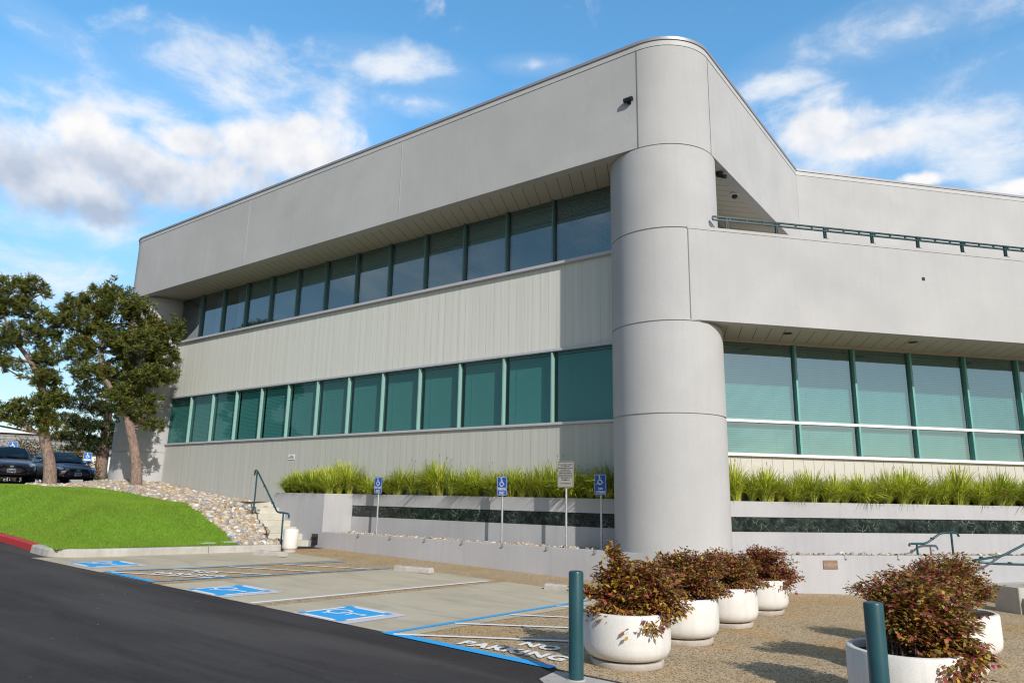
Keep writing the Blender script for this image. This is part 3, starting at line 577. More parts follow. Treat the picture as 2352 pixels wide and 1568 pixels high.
# front facade (window wall)
YW = .16; WX0, WX1 = -20.62, -.9
def ribbed(m, x0, x1, z0, z1, y, pitch=.2397, M=None, ph=0.0):
    m.box(((x0+x1)/2, y+.06, (z0+z1)/2), (x1-x0, .12, z1-z0), M=M)
m = MB(); ribbed(m, WX0, WX1, 5.09, 7.15, YW-.02); m.build('cladding_panel', CLAD, BLD)
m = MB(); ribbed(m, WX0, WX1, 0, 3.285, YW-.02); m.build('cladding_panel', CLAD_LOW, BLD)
for z0, z1, pr in ((3.285, 3.345, .05), (5.03, 5.09, .04), (7.15, 7.225, .09)):
    m = MB(); m.box(((WX0+WX1)/2, YW+.05-pr/2, (z0+z1)/2), (WX1-WX0, .15+pr, z1-z0)); m.build('window_sill', SILL, BLD, bevel=.004)
ed = [1.0]+[2.99+1.4385*k for k in range(12)]+[20.5]
def blind_data(wd, z0, z1, seed, closed=68, pitch=.048, drop=1.0):
    m = MB(); r = random.Random(seed); z = z1-.04; zb = z1-(z1-z0)*drop; dz = math.sin(R_(closed))*.05/2; dy = math.cos(R_(closed))*.05/2
    m.box((0, 0, z1-.02), (wd, .04, .04))
    while z-dz*2 > zb:
        z -= pitch; j = r.uniform(-.002, .002)
        m.add([(-wd/2, -dy+j, z-dz), (wd/2, -dy-j, z-dz), (wd/2, dy-j, z+dz), (-wd/2, dy+j, z+dz)], [(0, 1, 2, 3)])
    m.box((0, 0, zb+.012), (wd, .03, .02))
    for x in (-wd*.3, wd*.32): m.box((x, -.03, (zb+z1)/2), (.004, .004, z1-zb))
    return m
def window_row(z0, z1, glassm, blinds, name='window'):
    for i, (a, b) in enumerate(zip(ed[:-1], ed[1:])):
        m = MB(); m.poly([(-b+.03, YW+.05, z0), (-a-.03, YW+.05, z0), (-a-.03, YW+.05, z1), (-b+.03, YW+.05, z1)]); wn = m.build(name, glassm, BLD)
        k = blinds(i)
        if k: 
            q = blind_data(b-a-.10, z0+.02, z1, i, *k); bl = q.build('blind', BLIND, wn); bl.location = (-(a+b)/2, YW+.17, 0)
    for i, t in enumerate(ed[1:-1]+[20.45]):
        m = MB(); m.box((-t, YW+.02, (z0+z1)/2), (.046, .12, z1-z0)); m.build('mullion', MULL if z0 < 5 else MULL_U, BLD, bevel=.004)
window_row(3.345, 5.03, GLASS, lambda i: (80, .046))
window_row(7.225, 8.90, GLASS_UP, lambda i: None if i in (10, 11, 12) else ((78, .048, .97) if i % 3 else (70, .05)))
for x in (-17.0, -18.4, -19.7):
    m = MB(); pts = [(x+.05*k, YW+.35+.035*math.sin(k*1.9)) for k in range(8)]
    m.add([(px, py, z) for z in (7.25, 8.85) for px, py in pts], [(k, k+1, 9+k, 8+k) for k in range(7)], True); m.build('curtain', CURTAIN, BLD)
m = MB(); m.box((-14.9, 1.4, 8.2), (.5, .1, .35)); m.lathe([(.16, 0), (.24, -.3)], 16, (-15.4, .9, 8.2)); m.build('office_lamp', CURTAIN, BLD)
m = MB(); m.box((-10.8, 3.5, 6), (20, .1, 6.2)); m.box((-.85, 1.9, 6), (.1, 3.2, 6.2)); m.box((-20.75, 1.9, 6), (.1, 3.2, 6.2)); m.box((-10.8, 1.9, 5.28), (20, 3.1, .12)); m.box((-10.8, 1.9, 8.86), (20, 3.1, .06)); m.build('interior_room', INTERIOR, BLD)
m = MB(); m.box((-10.8, 1.9, 6.6), (20, 3.1, .2)); m.box((-10.8, 1.9, 2.9), (20, 3.1, .2)); m.build('interior_floor', CARPET, BLD)
# side and rear walls
m = MB(); m.box((XL-R+.15, 7, 4.6), (.3, 13.6, 8.6)); m.box((-10, 14.1, 5.6), (26, .3, 10.6)); m.build('side_wall', STUCCO, BLD)
# right wing: everything in s / depth coordinates, turned by RB
def bbox(m, s0, s1, n0, n1, z0, z1): return m.box(((s0+s1)/2, -(n0+n1)/2, (z0+z1)/2), (s1-s0, abs(n1-n0), z1-z0), M=RB)
SE = 15.0
m = MB(); bbox(m, .0, SE, R-.26, R, 5.12, 7.02); m.build('balcony_parapet', STUCCO, BLD)
m = MB(); bbox(m, .0, SE, R-.30, R+.010, 7.02, 7.085); m.build('parapet_cap', STUCCO, BLD)
m = MB(); m.box((.012, -R-.002, 6.08), (.02, .01, 1.9), M=RB); m.build('control_joint', JOINT, BLD)
m = MB(); bbox(m, .3, SE, -.24, R-.262, 5.125, 5.2); m.build('soffit', planks('soffit_planks_wing', (dBx*.9+dBy*.42, dBy*.9-dBx*.42, 0), .30), BLD)
m = MB(); m.prism([(-.16, .2), (.6, .3), Q(1.2, .8), Q(SE, .88), Q(20, -3.8), (R, 7.05), (-.16, 7.05)], 6.7, 6.9); m.build('balcony_floor', CONC, BLD)
m = MB(); bbox(m, .7, SE, -.40, -.28, .5, 2.58)
s0 = 1.0
while s0 < SE: m.box((s0, .277, 1.6), (.012, .012, 2.0), M=RB); s0 += .248
m.build('cladding_panel', mat('beige_metal_cladding', (.55, .52, .475), .6), BLD)
m = MB(); bbox(m, .7, SE, -.40, -.20, 2.58, 2.645); m.build('window_sill', WHITE_FRAME, BLD, bevel=.004)
m = MB(); bbox(m, .7, SE, -.36, -.235, 3.305, 3.365); m.build('window_rail', WHITE_FRAME, BLD, bevel=.004)
m = MB(); bbox(m, .7, SE, -.34, -.215, 5.07, 5.124); m.build('window_head', mat('beige_window_head', (.50, .46, .40), .6), BLD)
eb = [.75]+[3.165+1.483*k for k in range(8)]+[SE]
for z0, z1 in ((2.645, 3.30), (3.372, 5.07)):
    for i, (a, b) in enumerate(zip(eb[:-1], eb[1:])):
        m = MB(); m.poly([tuple(RB @ Vector(q)) for q in ((a+.03, .30, z0), (b-.03, .30, z0), (b-.03, .30, z1), (a+.03, .30, z1))]); wn = m.build('window', GLASS_B, BLD)
        if i < 7:
            q = blind_data(b-a-.10, z0+.01, z1, i+int(z0*9), 60 if z0 > 3 else 64, .046, 1.0 if (i, z0 > 3) != (2, False) else .93); bl = q.build('blind', BLIND, wn)
            bl.location = RB @ Vector(((a+b)/2, .42, 0)); bl.rotation_euler = (0, 0, R_(48.19))
    for t in eb[1:-1]:
        m = MB(); m.box((t, .275, (z0+z1)/2), (.048, .11, z1-z0), M=RB); m.build('mullion', MULL_B, BLD, bevel=.004)
m = MB(); bbox(m, .8, SE, -3.2, -3.1, 1.6, 5.32); bbox(m, .75, .85, -3.1, -.5, 1.5, 5.3); bbox(m, .8, SE, -3.1, -.45, 1.5, 1.6); bbox(m, .8, SE, -3.1, -.45, 5.2, 5.3); bbox(m, SE-.1, SE, -3.1, -.3, 1.6, 5.1); m.build('interior_room', INTERIOR, BLD)
m = MB(); bbox(m, SE, SE+.3, -4, R, 0, 7.0); m.build('side_wall', STUCCO, BLD)
for s_ in (2.49, 5.55, 8.6):
    m = MB(); p = RB @ Vector((s_, -.56, 5.118)); m.lathe([(.10, 0), (.085, -.004), (.082, .004)], 24, p); m.poly([(p.x+.082*math.cos(a), p.y+.082*math.sin(a), p.z-.001) for a in np.linspace(0, 2*math.pi, 20)[:-1]]); m.build('downlight', BLACK, BLD)
m = MB(); m.box((5.46, -R-.001, 6.39), (.075, .006, .075), M=RB); m.build('scupper', BLACK, BLD)
# balcony side: glazed wall set back under the fascia
m = MB(); m.box((-.22, 3.7, 7.35), (.12, 6.6, .9)); m.build('cladding_panel', CLAD, BLD)
m = MB(); m.poly([(-.17, .4, 7.8), (-.17, 7.0, 7.8), (-.17, 7.0, 8.9), (-.17, .4, 8.9)]); m.build('window', GLASS_UP, BLD)
# balcony railing
rl = MB()
for z in (7.355, 7.285): rl.box((7.8, -R+.05, z), (14.4, .045, .028), M=RB)
rail = rl.build('balcony_railing', RAILG, BLD)
for k in range(13):
    m = MB(); s_ = .905+1.139*k; m.box((s_-.017, -R+.05, 7.22), (.018, .05, .29), M=RB); m.box((s_+.017, -R+.05, 7.22), (.018, .05, .29), M=RB); m.box((s_, -R+.05, 7.095), (.10, .09, .015), M=RB); m.build('post', RAILG, rail)
m = MB()
for k in range(36): m.box((.6+.38*k, -R+.05, 7.32), (.03, .03, .05), M=RB)
m.build('spacer', RAILG, rail)

# small fittings on the building
t = empty('floodlight', (-.19, -R, 10.01), 0, 'small black floodlight on the upper fascia beside the rounded corner', 'light')
m = MB(); m.box((0, -.065, .02), (.22, .07, .09)); m.build('housing', BLACK, t, bevel=.012); m = MB(); m.box((0, -.104, .02), (.19, .008, .065)); m.build('lens', CARGLASS, t); m = MB(); m.box((0, -.02, -.02), (.06, .04, .08)); m.build('bracket', BLACK, t)
for x, y, lb in ((.96, .95, 'dark dome camera tucked beside the top of the column'), (.84, 2.3, 'white-ringed dome camera out on the balcony soffit')):
    t = empty('security_camera', (x, y, 8.90), 0, lb, 'camera', 'dome cameras under the balcony soffit')
    m = MB(); m.lathe([(0, -.05), (.085, -.05), (.10, -.03), (.10, 0)], 20); m.build('housing', WHITE_FRAME if y > 1 else BLACK, t, 30); m = MB(); m.lathe([(.075, -.05), (.07, -.09), (.045, -.12), (0, -.13)], 20); m.build('dome', BLACK, t)
    if y < 1: m = MB(); m.tube([(0, 0, -.08), (.16, -.05, -.18)], .05, 10); m.build('barrel', BLACK, t)
def rows_of_text(m, wd, rows, z, M=None, seed=1, gap=.35, h=.6):
    pass
t = empty('notice_sign', (-12.6, YW-.035, 2.72), 0, 'small white notice with tiny lettering fixed to the beige cladding', 'sign')
m = MB(); m.box((0, 0, 0), (.31, .008, .155)); m.build('panel', S_WHITE, t)
m = MB(); MX = Matrix.Translation((0, -.006, 0)) @ Matrix.Rotation(R_(90), 4, 'X')
m.mesh(flat_text('WARNING\nNO DUMPING\nPRIVATE PROPERTY', .034, .001, 1.0), MX); m.build('lettering', S_BLACK, t)
t = empty('bronze_plaque', tuple(RB @ Vector((2.69, -R-.008, .49))), R_(48.19), 'small bronze plaque on the low wall right of the column', 'plaque')
m = MB(); m.box((0, 0, 0), (.306, .016, .162)); m.build('panel', BRONZE, t, bevel=.004)
m = MB(); m.mesh(flat_text('NOTICE\nRIGHT TO PASS BY PERMISSION\nAND SUBJECT TO CONTROL\nOF OWNER', .022, .0004), Matrix.Translation((0, -.010, 0)) @ Matrix.Rotation(R_(90), 4, 'X')); m.build('lettering', mat('raised_bronze', (.62, .50, .40), .4, .3), t)

# ------------------------------------------------------------------ planters and low walls
PT = 1.637
pl = empty('planter_wall', (-5, -.2, 0), 0, 'grey planter wall left of the column with dark marble band', 'wall'); inv = Matrix.Translation((5, .2, 0))
m = MB(); m.box((-5.25, -.11, .52), (8.18, .12, 1.04)); m.box((-5.25, -.11, (1.335+PT)/2), (8.18, .12, PT-1.335)); m.box((-5.25, -.08, 1.1875), (8.18, .06, .295))
m.box((-9.40, -.596, PT/2), (.12, 1.092, PT)); m.box((-10.49, -R+.06, PT/2), (2.06, .12, PT)); m.box((-11.46, -.36, PT/2), (.12, 1.20, PT))
wl = m.build('wall', STUCCO_LOW, pl); wl.data.transform(inv)
m = MB(); x = -9.335
for k in range(14):
    x2 = x+.585; m.box(((x+x2)/2, -.135, 1.1875), (.581, .05, .289)); x = x2
b_ = m.build('marble_band', MARBLE, pl); b_.data.transform(inv)
m = MB(); m.prism([(-11.4, -1.02), (-9.46, -1.02), (-9.46, -.05), (-1.0, -.05), (-1.0, .13), (-11.4, .13)], 1.2, 1.56); b_ = m.build('soil', SOIL, pl); b_.data.transform(inv)
m = MB(); m.box((-9.61, -R-.004, .455), (.25, .012, .27)); b_ = m.build('step_light', DARKM, pl); b_.data.transform(inv)
m = MB(); m.box((-9.61, -R-.012, .40), (.19, .006, .14)); m.box((-9.61, -R-.03, .50), (.21, .05, .02)); m.add([(-9.70, -R-.012, .36), (-9.52, -R-.012, .36), (-9.52, -R-.05, .30), (-9.70, -R-.05, .30)], [(0, 1, 2, 3)]); c_ = m.build('louvre', BLACK, b_); c_.data.transform(inv)
pr = empty('planter_wall', tuple(RB @ Vector((6, -.2, 0))), R_(48.19), 'grey planter wall right of the column with green-black marble band', 'wall')
def pbox(m, s0, s1, n0, n1, z0, z1): return m.box(((s0+s1)/2-6, -(n0+n1)/2+.2, (z0+z1)/2), (s1-s0, abs(n1-n0), z1-z0))
m = MB(); pbox(m, .9, SE, .052, .172, -.4, 1.035); pbox(m, .9, SE, .052, .172, 1.33, 1.640); pbox(m, .9, SE, .052, .11, 1.035, 1.33); m.build('wall', STUCCO_LOW, pr)
m = MB(); s_ = 1.0; r_ = random.Random(3)
while s_ < SE-.7: L_ = r_.choice((.42, .58, .58, .66)); pbox(m, s_, s_+L_-.004, .11, .160, 1.038, 1.327); s_ += L_
m.build('marble_band', MARBLE, pr); m = MB(); pbox(m, .9, SE, -.25, .052, 1.2, 1.57); m.build('soil', SOIL, pr)
lw = empty('low_wall', (-5, -1.1, 0), 0, 'low grey retaining wall holding pebbles below the parking signs', 'wall'); inv = Matrix.Translation((5, 1.1, 0))
m = MB(); m.box((-4.665, -R+.075, .225), (9.33, .15, .85)); b_ = m.build('wall', STUCCO_LOW, lw, bevel=.006); b_.data.transform(inv)
m = MB(); m.box((-5.2, -.6, .3), (8.2, .78, .6)); b_ = m.build('bed', BED, lw); b_.data.transform(inv)
for k in range(7):
    m = MB(); x = -7.92+1.135*k; m.box((x, -R-.006, .628), (.05, .014, .06)); m.box((x, -R+.03, .656), (.05, .08, .012)); m.box((x, -R-.02, .602), (.05, .03, .012)); b_ = m.build('skate_stop', GALV, lw); b_.data.transform(inv)
lr = empty('low_wall', tuple(RB @ Vector((6, -R, 0))), R_(48.19), 'low pale grey wall right of the column carrying the bronze plaque', 'wall')
m = MB(); m.box((SE/2-6, .075, .155), (SE, .15, 1.0)); m.build('wall', STUCCO_LOW, lr, bevel=.006); m = MB(); m.box((1.5, .55, .3), (13, .80, .6)); m.build('bed', BED, lr)
for s_ in (1.91, 3.04, 4.2, 5.32, 6.4, 7.5, 8.6):
    m = MB(); m.box((s_-6, -.006, .625), (.05, .014, .06)); m.box((s_-6, .03, .657), (.05, .08, .012)); m.box((s_-6, -.02, .598), (.05, .03, .012)); m.build('skate_stop', GALV, lr)

# ------------------------------------------------------------------ steps, handrails, ramp
st = empty('concrete_steps', (-10.4, -1.5, .2), 0, 'flight of pale concrete steps beside the planter wall', 'steps')
m = MB()
for k in range(7):
    z1 = .412+.162*k; x = -9.854-.277*k-.002*k
    pts = [(x, -R-.001), (-11.9, -R-.001), (-11.9, -2.05), (x-.59, -2.05)]
    m.prism(pts[::1] if False else [(x-.59, -2.05), (x, -R-.001), (-11.9, -R-.001), (-11.9, -2.05)], z1-.165 if k else 0.1, z1)
b_ = m.build('steps', STEPC, st, bevel=.008); b_.data.transform(Matrix.Translation((10.4, 1.5, -.2)))
def rounded(pts, r=.09, n=5):
    P = [Vector(p) for p in pts]; o = [P[0]]
    for a, b, c in zip(P[:-2], P[1:-1], P[2:]):
        u = (a-b); v = (c-b); q = min(r, u.length*.45, v.length*.45); p0, p1 = b+u.normalized()*q, b+v.normalized()*q
        for k in range(n+1): t_ = k/n; o.append((p0*(1-t_)**2+b*2*t_*(1-t_)+p1*t_*t_))
    o.append(P[-1]); return o
def handrail(name, label, loc, rails, posts, rz=0.0, r=.022, clips=()):
    t = empty(name, loc, rz, label, 'handrail')
    for q in rails: m = MB(); m.tube(rounded(q), r, 12); m.build('rail', TEAL, t)
    for a, b in posts: m = MB(); m.tube([a, b], r*.95, 12); m.lathe([(.05, 0), (.05, .012), (.02, .014)], 16, a); m.build('post', TEAL, t)
    for c in clips: m = MB(); m.box(c, (.05, .05, .05)); m.build('clip', TEAL, t)
    return t
handrail('handrail', 'teal handrail running down the steps beside the white ash bin', (-8.95, -2.68, .24), [[(.14, .06, .80), (.16, .05, .90), (0, 0, .92), (-.25, -.0, .93), (-1.45, .42, 1.56), (-2.38, .78, 1.98), (-2.56, .84, 2.0), (-2.62, .87, 1.86)]], [((0, 0, 0), (0, 0, .92)), ((-2.38, .78, .9), (-2.38, .78, 1.97))], clips=[(-.7, .17, 1.14), (-1.5, .45, 1.56)])
def inB(pts): return [tuple(q) for q in pts]
handrail('handrail', 'short teal handrail standing on the pebble ledge against the right planter wall', tuple(RB @ Vector((5.05, -.64, .60))), [[(-.16, 0, .20), (-.15, 0, .25), (0, 0, .255), (.24, 0, .255), (.62, 0, .47), (.88, 0, .475), (1.02, 0, .47), (1.05, 0, .40)]], [((.02, 0, 0), (.02, 0, .25)), ((.87, 0, 0), (.87, 0, .47))], R_(48.19), clips=[(.40, 0, .355)])
handrail('handrail', 'teal handrail with hairpin end at the right edge by the ramp', tuple(RB @ Vector((6.18, -2.2, -.15))), [[(2.4, -.05, .73), (0, 0, .73), (-.85, 0, .75), (-1.13, .08, .78), (-1.13, .20, .79), (-.85, .30, .80), (-.33, .30, .87), (.2, .30, 1.08), (.9, .30, 1.42), (2.2, .30, 1.44)]], [((0, 0, 0), (0, 0, .73)), ((1.6, 0, 0), (1.6, 0, .73)), ((1.2, .30, .3), (1.2, .30, 1.42))], R_(48.19), clips=[(-.5, 0, .755), (-.82, .30, .83)])
rp = MB()
rp.add([tuple(RB @ Vector(q)) for q in ((5.6, -R-.002, -.3), (SE, -R-.002, -.3), (SE, -3.3, -.3), (5.6, -3.3, -.3), (5.6, -R-.002, .12), (SE, -R-.002, .36), (SE, -3.3, .30), (5.6, -3.3, .02))], [(4, 5, 6, 7), (3, 2, 6, 7), (0, 3, 7, 4), (1, 2, 6, 5)])
struct(rp.build('ramp', CONC))
m = MB()
for k in range(6): y = -1.5-.17*k; m.add([tuple(RB @ Vector(q)) for q in ((5.7, y, .128+.0), (SE, y, .362), (SE, y-.022, .362), (5.7, y-.022, .128))], [(0, 3, 2, 1)])
struct(m.build('ramp_groove', mat('groove_shadow_grey', (.12, .115, .105), .9)))
bk = empty('concrete_block', tuple(RB @ Vector((5.4, -3.35, -.2))), R_(48.19), 'low concrete kerb block at the foot of the ramp', 'block')
m = MB(); m.box((.35, 0, .18), (2.2, .30, .36)); m.box((-.55, .25, .26), (.5, .5, .52)); m.build('block', CONC, bk, bevel=.015)
m = MB(); m.box((.30, -.05, .375), (.34, .14, .02)); m.build('cover_plate', GALV, bk)
for x, y, wd in ((-9.22, -4.35, .32), (-9.30, -3.75, .36)):
    t = empty('valve_box', (x-.18, y, float(mound(x-.18, y))+.012), R_(90), 'pale green valve cover in the lawn, '+('nearer the pebbles' if y > -4 else 'farther from the pebbles'), 'valve cover', 'irrigation valve covers in the lawn corner')
    m = MB(); m.box((0, 0, 0), (wd, .22, .03)); m.build('lid', mat('pale_green_plastic', (.36, .46, .36), .6), t, bevel=.006)

# ------------------------------------------------------------------ parking furniture
def wheel_stop(x, y, rz, label):
    t = empty('wheel_stop', (x, y, gzf(x, y)+.005), rz, label, 'wheel stop', 'concrete wheel stops')
    m = MB(); m.add([(sx_*L, sy_*w_, z) for z, w_, L in ((0, .085, .44), (.075, .075, .435), (.105, .05, .425)) for sx_, sy_ in ((-1, -1), (1, -1), (1, 1), (-1, 1))],
                    [(3, 2, 1, 0), (8, 9, 10, 11)]+[(k*4+i, k*4+(i+1) % 4, k*4+4+(i+1) % 4, k*4+4+i) for k in range(2) for i in range(4)])
    m.build('bar', STOPC, t, bevel=.008)
    m = MB(); [m.lathe([(.018, .108), (.012, .1105), (0, .111)], 10, (a, 0, 0)) for a in (-.25, .25)]; m.build('anchor_bolt', mat('rusty_steel', (.16, .08, .045), .8), t)
wheel_stop(-7.88, -3.72, R_(12), 'concrete wheel stop in front of the white ash bin'); wheel_stop(-3.95, -3.25, R_(6), 'concrete wheel stop in the middle bay, left of the white stripe'); wheel_stop(-.50, -3.1, R_(3), 'concrete wheel stop behind the teal bollard, nearest the planters')
t = empty('ash_bin', (-8.62, -2.66, gzf(-8.62, -2.66)), 0, 'white cylindrical concrete ash bin at the foot of the steps', 'bin')
m = MB(); m.lathe([(0, .05), (.13, .05), (.165, .075), (.178, .11), (.178, .50), (.168, .525), (.14, .53), (.135, .47), (0, .47)], 40); m.build('body', POTC, t, 40)
m = MB(); m.lathe([(0, 0), (.145, 0), (.145, .05), (0, .05)], 32); m.build('base', STOPC, t, 40); m = MB(); m.lathe([(.134, .485), (.05, .50), (0, .505)], 24); m.build('sand', mat('ash_sand', (.5, .45, .38), .95), t)
def bollard(x, y, label, h=.885):
    t = empty('bollard', (x, y, gzf(x, y)), R_(0), label, 'bollard', 'teal steel bollards by the road edge')
    m = MB(); m.lathe([(.064, -.03), (.064, h-.018), (.060, h-.006), (.045, h-.001), (0, h+.002)], 40); m.build('post', TEAL, t, 50)
    m = MB(); m.lathe([(.0, .001), (.085, .003), (.082, .012), (.064, .016)], 32); m.build('collar', CONC, t)
bollard(2.76, -8.22, 'whole teal bollard in front of the left planter row'); bollard(5.07, -8.06, 'teal bollard in front of the right planter row, cut by the picture edge')

def sign(x, y, z0, ztop, wd, face, label, builder, rz=0.0):
    t = empty('parking_sign', (x, y, z0), rz, label, 'sign')
    m = MB(); m.tube([(0, 0, -.1), (0, 0, ztop-z0-.02)], .024, 14); m.lathe([(.024, ztop-z0-.02), (.02, ztop-z0-.005), (0, ztop-z0)], 14); m.build('post', GALV, t)
    builder(t); return t
TXR = Matrix.Rotation(R_(90), 4, 'X')
def panel(t, wd, ht, zc, face, border, yb=-.032):
    def rr(w_, h_, r, k=5): return [(cx+r*math.cos(a), cz+r*math.sin(a)) for cx, cz, a0 in ((w_/2-r, h_/2-r, 0), (-w_/2+r, h_/2-r, 90), (-w_/2+r, -h_/2+r, 180), (w_/2-r, -h_/2+r, 270)) for a in [R_(a0+90*j/k) for j in range(k+1)]]
    P = rr(wd, ht, .03); n = len(P); m = MB(); m.add([(x, yb, z+zc) for x, z in P]+[(x, yb+.005, z+zc) for x, z in P], [tuple(range(n)), tuple(range(2*n-1, n-1, -1))]+[(i, n+i, n+(i+1) % n, (i+1) % n) for i in range(n)])
    pn = m.build('panel', face, t)
    A, B = rr(wd-.02, ht-.02, .024), rr(wd-.034, ht-.034, .018); m = MB(); m.add([(x, yb-.002, z+zc) for x, z in A+B], [(i, (i+1) % n, n+(i+1) % n, n+i) for i in range(n)]); m.build('border', border, pn)
    m = MB(); [m.lathe([(.008, 0), (.006, .004), (0, .005)], 10, M=Matrix.Translation((0, yb-.002, zc+k*(ht/2-.035))) @ TXR) for k in (-1, 1)]; m.build('bolt', GALV, pn)
    return pn
def blue_sign(lines, zc, ht, sizes):
    def f(t):
        pn = panel(t, .29, ht, zc, S_BLUE, S_WHITE)
        m = MB(); wheelchair(m, Matrix.Translation((-.004, -.0345, zc+ht*.21)) @ TXR @ Matrix.Scale(.205, 4), th=.105); m.build('wheelchair_symbol', S_WHITE, pn)
        m = MB()
        for (s_, dz, sz, sx) in lines: m.mesh(flat_text(s_, sz, .0022, 1.02), Matrix.Translation((0, -.0345, zc+dz)) @ TXR @ Matrix.Diagonal((sx, 1, 1, 1)))
        m.build('lettering', S_WHITE, pn)
    return f
GR = 'blue accessible-parking signs on posts'
sign(-8.0, -.47, .6, 2.10, .29, S_BLUE, 'blue parking only wheelchair sign farthest left, nearest the steps', blue_sign((('PARKING', -.065, .088, .62), ('ONLY', -.152, .088, .66)), 1.275, .42, 0))
sign(-3.86, -.55, .6, 2.10, .29, S_BLUE, 'blue parking only wheelchair sign on the middle of the marble wall', blue_sign((('PARKING', -.065, .088, .62), ('ONLY', -.152, .088, .66)), 1.275, .42, 0))
sign(-1.36, -.45, .6, 2.155, .29, S_BLUE, 'blue van accessible wheelchair sign beside the round column', blue_sign((('VAN', -.085, .062, .85), ('ACCESSIBLE', -.155, .056, .72)), 1.325, .43, 0))
def tow(t):
    pn = panel(t, .405, .55, 1.53, S_GREY, S_BLACK); m = MB()
    for i, s_ in enumerate(('UNAUTHORIZED VEHICLES', 'NOT DISPLAYING', 'DISTINGUISHING PLACARDS', 'OR LICENSE PLATES', 'ISSUED FOR PHYSICALLY', 'HANDICAPPED PERSONS', 'WILL BE TOWED AWAY AT', 'OWNERS EXPENSE. TOWED', 'VEHICLES MAY BE', 'RECLAIMED AT:', '', 'OR BY TELEPHONING')):
        if s_: m.mesh(flat_text(s_, .030, .0004, 1.0), Matrix.Translation((0, -.0345, 1.53+.205-.036*i)) @ TXR @ Matrix.Diagonal((.92, 1, 1, 1)))
    m.build('lettering', S_BLACK, pn)
sign(-2.11, -.62, .6, 2.36, .405, S_GREY, 'large aged white towing notice sign with small black lettering', tow)

# ------------------------------------------------------------------ planters with shrubs
RXV, RDV = np.array((.805, .593, 0)), np.array((-.593, .805, 0))
def pot(x, y, label, tilt=0):
    t = empty('planter_pot', (x, y, gzf(x, y)), random.uniform(0, 6), label, 'planter', 'white round concrete planters')
    m = MB(); m.lathe([(0, .07), (.30, .07), (.345, .08), (.385, .11), (.408, .155), (.414, .21), (.412, .455), (.405, .478), (.388, .486), (.365, .482), (.355, .465), (.352, .42), (0, .42)], 72); m.build('pot', POTC, t, 45)
    m = MB(); m.lathe([(0, 0), (.335, 0), (.345, .012), (.345, .048), (.335, .058), (.27, .06), (.27, .075), (0, .075)], 56); m.build('plinth', STOPC, t, 40)
    m = MB(); m.lathe([(.353, .425), (.2, .435), (0, .44)], 24); m.build('soil', SOIL, t)
    return t
MAR, OLV, YEL, PNK = np.array((.29, .066, .056)), np.array((.29, .215, .045)), np.array((.42, .24, .025)), np.array((.48, .02, .16))
